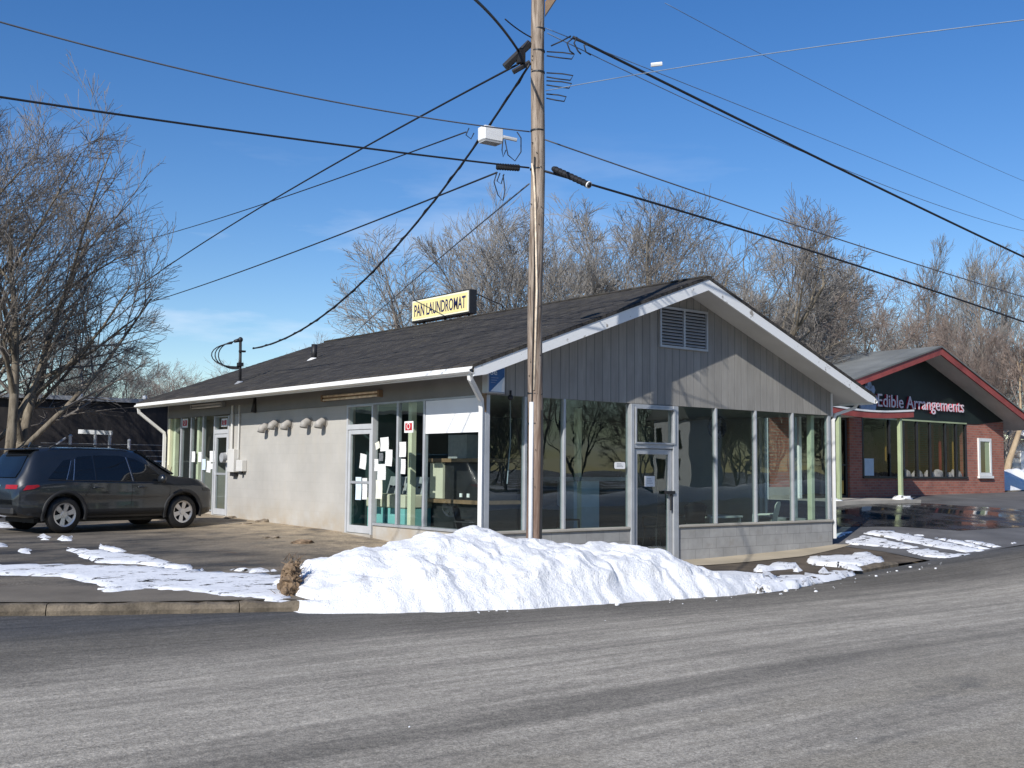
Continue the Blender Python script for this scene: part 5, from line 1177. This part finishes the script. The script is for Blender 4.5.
mb = MB(); c = at_d(656, 64.5, 16.2); mb.tube([at_d(651, 65, 16.2), at_d(662, 63.8, 16.2)], .03, 6)
alone(mb, 'wire_tag', 'paper', c, 'small white tag on the pale wire right of the pole', 'tag')

# ------------------------------------------------------------------ trees
def norm3(a):
    l = math.sqrt(a[0]*a[0]+a[1]*a[1]+a[2]*a[2])+1e-9; return (a[0]/l, a[1]/l, a[2]/l)
def cross3(a, b): return (a[1]*b[2]-a[2]*b[1], a[2]*b[0]-a[0]*b[2], a[0]*b[1]-a[1]*b[0])
def stick(mb, pts, rs, n):
    k0 = len(mb.v); u = None; m = len(pts); cs = [(math.cos(2*math.pi*k/n), math.sin(2*math.pi*k/n)) for k in range(n)]
    for i, p in enumerate(pts):
        a = pts[i-1] if i else p; b = pts[i+1] if i < m-1 else p
        t = norm3((b[0]-a[0], b[1]-a[1], b[2]-a[2]))
        if u is None: u = norm3(cross3(t, (0, 0, 1) if abs(t[2]) < .9 else (1, 0, 0)))
        d = u[0]*t[0]+u[1]*t[1]+u[2]*t[2]; u = norm3((u[0]-t[0]*d, u[1]-t[1]*d, u[2]-t[2]*d)); v = cross3(t, u); r = rs[i]
        for c, s_ in cs: mb.v.append((p[0]+(u[0]*c+v[0]*s_)*r, p[1]+(u[1]*c+v[1]*s_)*r, p[2]+(u[2]*c+v[2]*s_)*r))
    for i in range(m-1):
        b0 = k0+i*n
        for k in range(n): mb.f.append((b0+k, b0+(k+1) % n, b0+n+(k+1) % n, b0+n+k))
def gen_tree(seed, height, trunks=1, lean=(0, 0), r0=.22, levels=6, kids=(9, 6, 5, 4, 3), spread=.75, up=.25, first=.25, ratio=(.55, .55, .6, .65, .7), min_r=.007, tilt=(.16, .38), wob=.06, lmin=.3, env=None):
    rg = random.Random(seed); thick = MB(); thin = MB(); ga = rg.gauss
    def branch(p, d, ln, r, lv):
        n = (8, 6, 4, 3, 2, 2, 2)[lv]
        pts = [p]; rs = [r]; d = norm3(d); dirs = [d]; w_ = wob*(1+.15*lv); h = ln/n; tr = up*.16*(.5 if lv == 0 else 1)
        for k in range(n):
            d = norm3((d[0]+ga(0, 1)*w_, d[1]+ga(0, 1)*w_, d[2]+ga(0, 1)*w_+tr)); q = pts[-1]
            pts.append((q[0]+d[0]*h, q[1]+d[1]*h, q[2]+d[2]*h)); dirs.append(d); rs.append(max(min_r, r*(1-.74*(k+1)/n)))
        stick(thick if lv <= 1 else thin, pts, rs, 9 if lv == 0 else 6 if lv == 1 else 4 if lv == 2 else 3)
        if lv >= levels-1: return
        m = kids[min(lv, len(kids)-1)]; m = max(2, int(m*rg.uniform(.8, 1.25)+.5)); sp = spread*(1-.08*lv)
        for i in range(m):
            t = first+(1-first)*((i+rg.uniform(.1, .9))/m) if lv == 0 else .2+.8*((i+rg.uniform(.1, .9))/m)
            f = t*n; k = min(n-1, int(f)); a0, a1 = pts[k], pts[k+1]; f -= k
            q = (a0[0]+(a1[0]-a0[0])*f, a0[1]+(a1[1]-a0[1])*f, a0[2]+(a1[2]-a0[2])*f); dd = dirs[k+1]
            a = norm3(cross3(dd, (ga(0, 1), ga(0, 1), ga(0, 1)))); ang = sp*rg.uniform(.6, 1.2)*(1.1-.4*t); c, s_ = math.cos(ang), math.sin(ang)
            l2 = max(lmin, ln*ratio[min(lv, len(ratio)-1)]*rg.uniform(.65, 1.15)*(1.2-.5*t))
            nd = (dd[0]*c+a[0]*s_, dd[1]*c+a[1]*s_, dd[2]*c+a[2]*s_)
            if env:
                for _ in range(6):
                    if ((q[0]+nd[0]*l2)**2+(q[1]+nd[1]*l2)**2)/env[1]**2+((q[2]+nd[2]*l2-env[0])/env[2])**2 > rg.uniform(.85, 1.1): l2 *= .78
            branch(q, nd, max(.12, l2), max(min_r, rs[k]*(.6 if lv == 0 else .55)), lv+1)
    for k in range(trunks):
        a = 2*math.pi*k/trunks+rg.uniform(-.4, .4); sp_ = 0 if trunks == 1 else rg.uniform(*tilt)
        branch((.22*math.cos(a)*(trunks > 1), .22*math.sin(a)*(trunks > 1), -.15), (sp_*math.cos(a)+lean[0], sp_*math.sin(a)+lean[1], 1.), height*.8*rg.uniform(.85, 1.05), r0*(1 if trunks == 1 else .72), 0)
    return thick, thin
def tree(name, loc, label, cat, group, tt, bark_='bark', twig_='twig', rz=0, sc=1.0):
    th, tn = tt; o = empty(name, (0, 0, 0), label, cat, group)
    a = th.build('trunk', bark_, o, smooth=True, norm=False); b = tn.build('crown', twig_, o, norm=False)
    o.location = loc; o.rotation_euler = (0, 0, rz); o.scale = (sc, sc, sc); return o
def copy_tree(o, loc, label, rz, sc, group=None):
    c = o.copy(); col.objects.link(c); c.location = loc; c.rotation_euler = (0, 0, rz); c.scale = sc if hasattr(sc, '__len__') else (sc, sc, sc); c['label'] = label
    if group: c['group'] = group
    for ch in list(o.children): d = ch.copy(); col.objects.link(d); d.parent = c
    return c
def gpos(x, D_): p = at_d(x, 470, D_); return (p[0], p[1], HL(p[0], p[1])-.1)
big = gen_tree(21, 10.6, 4, (.05, -.04), .23, 5, (10, 7, 7, 5), .85, .08, .16, (.66, .62, .6, .6), .0055, (.12, .42), .05, .45, (6.6, 4.7, 6.2))
tree('bare_tree', gpos(-4, 29), 'large many-stemmed bare tree at the left edge behind the car', 'tree', None, big, rz=R(200))
tb = gen_tree(33, 11.5, 2, (.0, .02), .22, 5, (12, 8, 6, 5), .85, .10, .15, (.6, .62, .6, .6), .006, (.1, .25), .05, .45, (7.2, 4.2, 5.8))
tree('bare_tree', gpos(-45, 33), 'bare tree half cut off by the left edge beyond the multi-stemmed one', 'tree', None, tb, rz=R(40))
V = []
gB = 'bare trees behind the buildings'
specs = [dict(seed=3, height=10.5, trunks=4, r0=.16, levels=5, spread=.78, up=.12, kids=(10, 7, 6, 5), ratio=(.62, .62, .6, .6), min_r=.007, first=.12, tilt=(.12, .5), wob=.05, lmin=.6, env=(6.6, 4.3, 5.4)),
         dict(seed=8, height=10.5, trunks=1, r0=.2, levels=5, spread=.9, up=.10, kids=(24, 8, 6, 4), min_r=.007, first=.14, wob=.06, ratio=(.60, .6, .6, .6), lmin=.6, env=(6.6, 4.4, 5.4)),
         dict(seed=14, height=12, trunks=2, r0=.16, levels=5, spread=.62, up=.22, kids=(16, 6, 5, 4), min_r=.007, ratio=(.38, .6, .6, .6), first=.15, tilt=(.04, .15), wob=.04, lmin=.55, env=(7, 2.8, 6)),
         dict(seed=27, height=9.5, trunks=3, r0=.24, levels=5, spread=.9, up=.06, kids=(9, 7, 6, 4), min_r=.007, first=.12, tilt=(.2, .6), wob=.08, lmin=.6, env=(6, 5.2, 5), ratio=(.64, .62, .6, .6))]
def top_h(x, y, D_): return at_d(x, y, D_)[2]-HL(*at_d(x, 470, D_)[:2])
lay = [(0, 508, 172, 44, 'rounded bare tree showing either side of the utility pole above the roof', 'twig_far', 40),
       (3, 575, 190, 52, 'bare tree just right of the utility pole above the roof', 'twig_far', 150),
       (1, 650, 178, 50, 'tall bare tree left of the roof peak behind the gable', 'twig_far', 10),
       (3, 726, 176, 40, 'darkest bare tree with stout limbs rising behind the roof peak', 'twig', 250),
       (0, 775, 222, 55, 'bare tree over the right slope of the grey gable', 'twig_far', 310),
       (2, 822, 236, 60, 'slender bare tree between grey gable and brick shop roof', 'twig_far', 80),
       (3, 862, 262, 55, 'reddish rounded bare tree above the brick shop roof', 'twig_red', 200),
       (3, 905, 268, 62, 'low wide bare tree above the brick shop ridge', 'twig_far', 20),
       (2, 958, 228, 58, 'tall narrow pale bare tree right of the brick shop ridge', 'twig_far', 120),
       (2, 1003, 238, 54, 'tall narrow bare tree nearest the right edge of the photo', 'twig_far', 190),
       (0, 985, 300, 48, 'bushy bare tree behind the right roof slope of the brick shop', 'twig_red', 95),
       (3, 462, 208, 52, 'bare tree right behind the yellow roof sign', 'twig_far', 75),
       (0, 325, 328, 75, 'small bare tree top peeking over the roof by the vent pipe', 'twig_red', 30),
       (3, 205, 352, 70, 'small brownish bare tree left of the service mast', 'twig_red', 60),
       (1, 165, 366, 75, 'bushy brown bare tree behind the left end of the roof', 'twig_red', 130),
       (0, 110, 330, 62, 'bare tree behind the dark building roof, right of the big tree', 'twig_far', 220),
       (1, 45, 318, 60, 'bare tree seen through the big tree above the dark roof', 'twig_far', 270),
       (3, 690, 222, 66, 'hazy bare tree behind the left side of the roof peak', 'twig_far', 33),
       (0, 925, 290, 75, 'distant bare tree behind the brick shop ridge line', 'twig_far', 77),
       (2, 1045, 225, 60, 'bare tree partly outside the right edge', 'twig_far', 15)]
protos = {}; gens = {}
for vi, x, ytop, D_, lab, tw, rz in lay:
    key = (vi, tw)
    if key not in protos:
        tt = gens.setdefault(vi, None) or gen_tree(**specs[vi]); gens[vi] = tt; zmax = max(p[2] for p in tt[1].v); g = gpos(x, D_); h = top_h(x, ytop, D_)
        protos[key] = (tree('bare_tree', g, lab, 'tree', gB, tt, 'bark' if tw == 'twig' else 'bark_far', tw, R(rz), h/zmax), zmax)
    else:
        o, zmax = protos[key]; h = top_h(x, ytop, D_); s = h/zmax; copy_tree(o, gpos(x, D_), lab, R(rz), (s*1.12, s*1.12, s) if vi != 2 else s)
# leaning tan tree at right edge
tt = gen_tree(51, 7, 1, (.10, -.12), .16, 5, (6, 5, 4, 3), .6, .2, .5, min_r=.010)
tree('leaning_tree', gpos(1003, 46), 'leaning tree with pale tan trunk beside the brick shop corner', 'tree', None, tt, 'bark_tan', 'twig_red', R(-50))
# far wood as one mass
mb = MB(); rg = random.Random(77)
lite = [gen_tree(100+k, 11, 2, (0, 0), .15, 5, (9, 6, 4, 4), .75, .14, .1, min_r=.012, lmin=.5) for k in range(3)]
lite = [(np.array(a.v+b.v), a.f+[tuple(i+len(a.v) for i in f) for f in b.f]) for a, b in lite]
def wood(x, D_, ytop, k):
    v, f = lite[k % 3]; g = gpos(x, D_); h = top_h(x, ytop, D_); s = h/v[:, 2].max(); a = rg.uniform(0, 6.28); c_, s_ = math.cos(a), math.sin(a)
    mb.add(np.stack([g[0]+s*(v[:, 0]*c_-v[:, 1]*s_), g[1]+s*(v[:, 0]*s_+v[:, 1]*c_), g[2]+s*v[:, 2]], 1), f)
for k in range(38):
    x = -120+k*35+rg.uniform(-8, 8)
    yt = interp(x, [(-120, 372), (150, 380), (250, 378), (330, 360), (450, 325), (560, 305), (700, 300), (800, 318), (900, 338), (960, 328), (1030, 320), (1300, 320)])+rg.uniform(-14, 16)
    wood(x, rg.uniform(80, 105), yt, k)
o = mb.build('far_woods', 'twig_far', None, kind='stuff', norm=False); o['label'] = 'far leafless wood behind the buildings'; o['category'] = 'woods'
# dry shrub by the far downpipe
mb = MB(); c = at_d(152, 476, 27); rg = random.Random(5)
for k in range(60):
    a = rg.uniform(0, 6.28); r_ = rg.uniform(0, .5); h = rg.uniform(.7, 1.25)
    mb.tube([(c[0]+r_*math.cos(a)*.5, c[1]+r_*math.sin(a)*.5, .1), (c[0]+r_*math.cos(a), c[1]+r_*math.sin(a), .1+h*.6), (c[0]+r_*1.2*math.cos(a)+rg.gauss(0, .08), c[1]+r_*1.2*math.sin(a), .1+h)], [.03, .02, .008], 4, False)
alone(mb, 'dry_shrub', 'shrub', (c[0], c[1], .1), 'dry reddish brown shrub beside the far downpipe', 'shrub')

# ------------------------------------------------------------------ parked car
ST = [ # x, zbot, w, zbelt, wb, ztop, wt
 (0.00, .50, .74, .70, .64, .86, .54), (0.06, .40, .85, .86, .77, 1.02, .66), (.20, .33, .90, .96, .86, 1.22, .69), (.34, .30, .92, .99, .89, 1.48, .68), (.48, .28, .925, 1.00, .90, 1.625, .65),
 (.9, .26, .925, 1.00, .905, 1.67, .64), (1.5, .25, .925, .985, .91, 1.685, .64), (2.2, .25, .92, .975, .91, 1.68, .64), (2.65, .25, .92, .965, .905, 1.635, .62), (3.0, .25, .92, .965, .90, 1.45, .64), (3.35, .25, .92, .965, .89, 1.22, .70),
 (3.52, .25, .92, .965, .885, 1.125, .76), (3.9, .25, .92, .955, .875, 1.09, .74), (4.25, .26, .915, .92, .85, 1.045, .68), (4.45, .29, .88, .86, .80, .985, .60), (4.56, .33, .80, .76, .72, .88, .52), (4.60, .40, .70, .66, .60, .74, .42)]
ST = np.array(ST); _m = ST[:, 0] > 4.0; ST[_m, 0] = 4.0+(ST[_m, 0]-4.0)*.8
def st(x):
    out = []
    for c_ in range(1, 7):
        xs_ = ST[:, 0]; ys_ = ST[:, c_]; i = int(np.clip(np.searchsorted(xs_, x)-1, 0, len(xs_)-2)); h = xs_[i+1]-xs_[i]; t = (x-xs_[i])/h
        def m(j):
            if j <= 0 or j >= len(xs_)-1: return (ys_[min(j+1, len(xs_)-1)]-ys_[max(j-1, 0)])/(xs_[min(j+1, len(xs_)-1)]-xs_[max(j-1, 0)])
            a = (ys_[j]-ys_[j-1])/(xs_[j]-xs_[j-1]); b = (ys_[j+1]-ys_[j])/(xs_[j+1]-xs_[j]); return 0 if a*b <= 0 else 2*a*b/(a+b)
        m0, m1 = m(i), m(i+1)
        out.append((2*t**3-3*t**2+1)*ys_[i]+(t**3-2*t**2+t)*h*m0+(-2*t**3+3*t**2)*ys_[i+1]+(t**3-t**2)*h*m1)
    return out
def section(x):
    zb, w_, zl, wb, zt, wt = st(x); H_ = zl-zb
    return [(0, zb), (w_*.75, zb), (w_*.93, zb+.04), (w_*.985, zb+.16), (w_*.985, zb+.30*H_), (w_*.975, zb+.45*H_), (w_*.99, zb+.62*H_), (w_, zb+.80*H_), (w_*.985, zl-.035), (wb, zl), (wb*.985, zl+.015),
            (wb+(wt-wb)*.33, zl+(zt-zl)*.36), (wb+(wt-wb)*.72, zl+(zt-zl)*.72), (wt, zl+(zt-zl)*.90), (wt-.07, zt-.012), (wt*.55, zt+.012), (0, zt+.02)]
def side_y(x, z):
    s_ = section(x)
    for (y0, z0), (y1, z1) in zip(s_[2:], s_[3:]):
        if z0 <= z <= z1+1e-6: return y0+(y1-y0)*(z-z0)/max(1e-6, z1-z0)
    return s_[-3][0]
CAR = empty('parked_car', (0, 0, 0), 'dark grey SUV parked nose-in beside the building', 'car')
xs_ = sorted(set(list(np.linspace(0, 4.48, 70))+[.98, 3.67]))
mb = MB(); vs = []; nS = len(section(1)); ring = 2*nS-2
for x in xs_:
    s_ = section(x); loop = [(x, y, z) for y, z in s_]+[(x, -y, z) for y, z in s_[-2:0:-1]]; vs += loop
fs = [(i*ring+k, i*ring+(k+1) % ring, (i+1)*ring+(k+1) % ring, (i+1)*ring+k) for i in range(len(xs_)-1) for k in range(ring)]
fs += [tuple(range(ring))[::-1], tuple((len(xs_)-1)*ring+k for k in range(ring))]
mb.add(vs, fs); body = mb.build('body', 'paint', CAR, smooth=True)
# wheel wells are cut from the body
AX = [(.98, .36), (3.67, .36)]
cut = MB()
for ax, az in AX:
    for s in (-1, 1):
        cut.cyl((ax, s*.60, az), (ax, s*1.2, az), .415, 28)
cutter = cut.build('cutter', 'dark')
bm_ = body.modifiers.new('b', 'BOOLEAN'); bm_.object = cutter; bm_.operation = 'DIFFERENCE'; bm_.solver = 'EXACT'
bpy.context.view_layer.update()
nm = bpy.data.meshes.new_from_object(body.evaluated_get(bpy.context.evaluated_depsgraph_get())); body.modifiers.clear(); body.data = nm
nm.materials.clear(); nm.materials.append(M['paint'])
bpy.data.objects.remove(cutter)
nm.polygons.foreach_set('use_smooth', [True]*len(nm.polygons))
try: nm.set_sharp_from_angle(angle=R(32))
except Exception: pass
def wheel(ax, s):
    y = s*.80; yo = s*.915
    mb = MB(); prof = [(.70, .22), (.705, .31), (.735, .352), (.80, .36), (.87, .352), (.905, .31), (.905, .235)]
    n = 36; vs = []
    for k in range(n):
        a = 2*math.pi*k/n
        for yy, r_ in prof: vs.append((ax+r_*math.cos(a), s*yy, .36+r_*math.sin(a)))
    m_ = len(prof); mb.add(vs, [(k*m_+j, k*m_+j+1, ((k+1) % n)*m_+j+1, ((k+1) % n)*m_+j) for k in range(n) for j in range(m_-1)])
    w_ = mb.build('wheel', 'rubber', CAR, smooth=True)
    mb = MB(); vs = []
    for k in range(n):
        a = 2*math.pi*k/n
        for yy, r_ in ((.895, .236), (.885, .205), (.84, .195)): vs.append((ax+r_*math.cos(a), s*yy, .36+r_*math.sin(a)))
    mb.add(vs, [(k*3+j, k*3+j+1, ((k+1) % n)*3+j+1, ((k+1) % n)*3+j) for k in range(n) for j in range(2)])
    for k in range(6):
        a = 2*math.pi*k/6+.3; c_, s_ = math.cos(a), math.sin(a); px_, pz_ = -s_, c_
        P = [(ax+c_*.04-px_*.035, s*.87, .36+s_*.04-pz_*.035), (ax+c_*.21-px_*.052, s*.885, .36+s_*.21-pz_*.052), (ax+c_*.21+px_*.052, s*.885, .36+s_*.21+pz_*.052), (ax+c_*.04+px_*.035, s*.87, .36+s_*.04+pz_*.035)]
        mb.prism(P, (0, -s*.03, 0))
    mb.cyl((ax, s*.835, .36), (ax, s*.887, .36), .06, 16)
    mb.build('rim', 'rim', w_)
    mb = MB(); mb.cyl((ax, s*.72, .36), (ax, s*.825, .36), .20, 20); mb.build('brake_disc', 'dark', w_)
for ax, _ in AX:
    for s in (-1, 1): wheel(ax, s)
def side_poly(name, poly, mat, s, out=.006, parent=None, thick=None):
    "poly in (x, z) wrapped on the body side"
    pts = [Vector(p) for p in poly]; dense = []
    for a, b in zip(pts, pts[1:]+pts[:1]):
        k = max(1, int((b-a).length/.08)); dense += [a+(b-a)*i/k for i in range(k)]
    n0 = len(dense); grid = list(dense)
    def ins(q):
        c = False
        for i in range(len(pts)):
            a, b = pts[i], pts[i-1]
            if (a.y > q.y) != (b.y > q.y) and q.x < (b.x-a.x)*(q.y-a.y)/(b.y-a.y)+a.x: c = not c
        return c
    x = min(p.x for p in pts)+.04
    while x < max(p.x for p in pts):
        z = min(p.y for p in pts)+.04
        while z < max(p.y for p in pts):
            if ins(Vector((x, z))): grid.append(Vector((x, z)))
            z += .08
        x += .08
    V2, _, F2, *_ = delaunay_2d_cdt(grid, [(i, (i+1) % n0) for i in range(n0)], [], 1, 1e-5)
    mb = MB(); mb.add([(p.x, s*(side_y(p.x, p.y)+out), p.y) for p in V2], [f if s < 0 else f[::-1] for f in F2])
    return mb.build(name, mat, parent or CAR, smooth=True, norm=False)
for s in (-1, 1):
    side_poly('side_window', [(1.03, 1.03), (1.22, 1.44), (1.30, 1.50), (1.60, 1.525), (1.60, 1.025)], 'carglass', s)
    side_poly('quarter_window', [(.62, 1.07), (.98, 1.42), (1.13, 1.45), (.98, 1.05)], 'carglass', s)
    side_poly('side_window', [(1.64, 1.02), (1.64, 1.53), (2.20, 1.53), (2.34, 1.515), (2.42, 1.01)], 'carglass', s, .007)
    side_poly('side_window', [(2.50, 1.01), (2.42, 1.50), (2.58, 1.475), (2.88, 1.33), (3.22, 1.06), (3.24, 1.01)], 'carglass', s)
    side_poly('pillar_strip', [(1.125, 1.03), (1.215, 1.45), (1.235, 1.45), (1.145, 1.03)], 'chrome', s, .010)
    side_poly('pillar_strip', [(1.0, 1.04), (.985, 1.04), (1.135, 1.42), (1.15, 1.42)], 'chrome', s, .010)
    side_poly('pillar_strip', [(2.445, 1.01), (2.36, 1.50), (2.38, 1.50), (2.465, 1.01)], 'chrome', s, .010)
    side_poly('window_trim', [(.62, 1.035), (.62, 1.05), (3.24, .995), (3.24, .98)], 'cladding', s, .008)
    side_poly('door_seam', [(2.42, .45), (2.43, .98), (2.44, .98), (2.43, .45)], 'rubber', s, .003)
    side_poly('door_seam', [(1.38, .72), (1.56, 1.0), (1.57, 1.0), (1.39, .72)], 'rubber', s, .003)
    side_poly('door_seam', [(3.30, .45), (3.33, .97), (3.34, .97), (3.31, .45)], 'rubber', s, .003)
    side_poly('sill_cladding', [(1.42, .29), (1.42, .46), (3.22, .46), (3.22, .29)], 'cladding', s, .010)
    side_poly('rear_cladding', [(.16, .40), (.12, .50), (.45, .52), (.55, .40)], 'cladding', s, .008)
    for x in (1.55, 2.55):
        mb = MB(); y = s*(side_y(x+.1, .88)+.028); mb.tube([(x, y-s*.03, .885), (x+.03, y, .89), (x+.19, y, .885), (x+.22, y-s*.03, .88)], .016, 6); mb.build('door_handle', 'paint', CAR, smooth=True)
    for ax, az in AX:
        mb = MB(); n = 26; vs = []
        for k in range(n):
            a = R(-14)+R(208)*k/(n-1)
            for r_, o_ in ((.41, .012), (.415, .022), (.475, .020), (.485, .004)):
                x = ax+r_*math.cos(a); z = az+r_*math.sin(a); x_ = min(max(x, .06), 4.4); vs.append((x, s*(max(side_y(x_, max(z, .33)), .86)+o_), z))
        mb.add(vs, [(k*4+j, k*4+j+1, (k+1)*4+j+1, (k+1)*4+j) for k in range(n-1) for j in range(3)]); mb.build('wheel_arch', 'cladding', CAR, smooth=True)
    mb = MB(); y = side_y(3.1, 1.0); mb.ball((3.06, s*(y+.14), 1.06), .11, 12, 8, (.7, 1.15, .85)); mb.tube([(3.12, s*(y-.01), 1.0), (3.08, s*(y+.08), 1.03)], .03, 6); mb.build('mirror', 'paint', CAR, smooth=True)
    mb = MB(); mb.tube([(.75, s*.60, 1.665), (.85, s*.60, 1.72), (2.3, s*.59, 1.735), (2.5, s*.58, 1.67)], .018, 6); mb.build('roof_rail', 'cladding', CAR, smooth=True)
    # tail lamp wraps round the corner
    side_poly('taillight', [(.12, .84), (.19, .935), (.40, .95), (.44, .92), (.32, .87)], 'lamp', s, .012)
    side_poly('headlight', [(4.16, .80), (4.11, .87), (4.33, .86), (4.38, .80)], 'carglass', s, .01)
# rear face pieces
def top_z(x): return st(x)[4]+.02
def rear_x(z):
    lo, hi = 0, .6
    for _ in range(30):
        m_ = (lo+hi)/2
        if top_z(m_) < z: lo = m_
        else: hi = m_
    return lo
mb = MB(); vs = []; n = 9
for i in range(n):
    z = 1.08+.44*i/(n-1); x = rear_x(z)
    for j in range(9):
        y = (-1+2*j/8)*(.60-.05*i/(n-1)); k_ = .0 if abs(y) < .4 else (abs(y)-.4)*.12
        vs.append((x-.016+k_, y, z+.008))
mb.add(vs, [(i*9+j, (i+1)*9+j, (i+1)*9+j+1, i*9+j+1) for i in range(n-1) for j in range(8)]); mb.build('rear_window', 'carglass', CAR, smooth=True)
mb = MB(); mb.box(.24, .56, -.60, .60, 1.615, 1.645); mb.build('spoiler', 'paint', CAR, bevel=.012)
mb = MB(); mb.box(-.012, .02, -.16, .16, .80, .94); mb.build('number_plate', 'plate', CAR)
for s in (-1, 1):
    mb = MB(); vs = []
    for i in range(5):
        y = .42+.34*i/4
        for z in (.865, .945): vs.append((rear_x(max(z, .90))-.02+max(0, y-.56)*.35, s*y, z))
    mb.add(vs, [(i*2, i*2+2, i*2+3, i*2+1) for i in range(4)]); mb.build('taillight', 'lamp', CAR)
mb = MB(); mb.box(-.015, .3, -.72, .72, .36, .52); mb.build('bumper', 'cladding', CAR, bevel=.04)
mb = MB(); mb.prism([(2.66, -.57, 1.635), (2.66, .57, 1.635), (3.50, .71, 1.145), (3.50, -.71, 1.145)], (.03, 0, .03)); mb.build('windscreen', 'carglass', CAR)
mb = MB(); mb.box(4.41, 4.485, -.45, .45, .42, .66); mb.build('grille', 'cladding', CAR, bevel=.02)
mb = MB(); mb.prism([(.62, -.02, 1.68), (.78, -.02, 1.68), (.66, -.02, 1.78)], (0, .04, 0)); mb.build('aerial_fin', 'paint', CAR)
mb = MB(); mb.box(.5, 4.2, -.6, .6, .20, .30); mb.build('underbody', 'dark', CAR)
TH = R(11); rx = on_ground(64, 533.5, HL)
# place so the near rear wheel stands where the photo shows it
lx, ly = .95, -.87
CAR.location = (rx[0]-(lx*math.cos(TH)-ly*math.sin(TH)), rx[1]-(lx*math.sin(TH)+ly*math.cos(TH)), HL(rx[0], rx[1])+.004)
CAR.rotation_euler = (0, 0, TH); CAR.scale = (.97, .97, .985)

# ------------------------------------------------------------------ across the street (seen only in the glass)
Hh = empty('white_house', (39.5, -31.5, 0), 'white gabled house across the street mirrored in the shop glass', 'house')
mb = MB(); mb.box(38, 41, -33, -30, -.3, 4.4); mb.build('wall', 'housewhite', Hh)
mb = MB(); mb.prism([(37.7, -29.7, 4.4), (37.7, -33.3, 4.4), (37.7, -31.5, 6.2)], (3.6, 0, 0)); mb.build('roof', 'greyroof', Hh)
for x in (-30.9, -32.4):
    for z in (.8, 2.6): mb = MB(); mb.box(37.96, 38.03, x-.35, x+.35, z, z+1.2); mb.build('window', 'carglass', Hh)
mb = MB(); vs = []; nu, nv = 120, 10
for i in range(nu):
    for j in range(nv):
        x = -34+94*i/(nu-1); y = -21.5+2.0*j/(nv-1); e_ = math.sin(math.pi*j/(nv-1))
        vs.append((x, y, HR(x, -19.5)-.1+e_*(.7+.3*noise.noise(Vector((x*.7, y, 0))))))
mb.add(vs, [(i*nv+j, (i+1)*nv+j, (i+1)*nv+j+1, i*nv+j+1) for i in range(nu-1) for j in range(nv-1)])
alone(mb, 'snow_bank', 'snow', (0, -20.5, -.4), 'long snow bank along the opposite side of the street', 'snow bank', smooth=True, norm=False)
mb = MB()
for k in range(64):
    v, f = lite[k % 3]; a = rg.uniform(0, 6.28); c_, s_ = math.cos(a), math.sin(a); s = rg.uniform(.8, 1.3); g0, g1 = -30+k*1.9, rg.uniform(-62, -40)
    mb.add(np.stack([g0+s*(v[:, 0]*c_-v[:, 1]*s_), g1+s*(v[:, 0]*s_+v[:, 1]*c_), s*v[:, 2]], 1), f)
o = mb.build('opposite_woods', 'twig', None, kind='stuff', norm=False); o['label'] = 'leafless wood across the street'; o['category'] = 'woods'
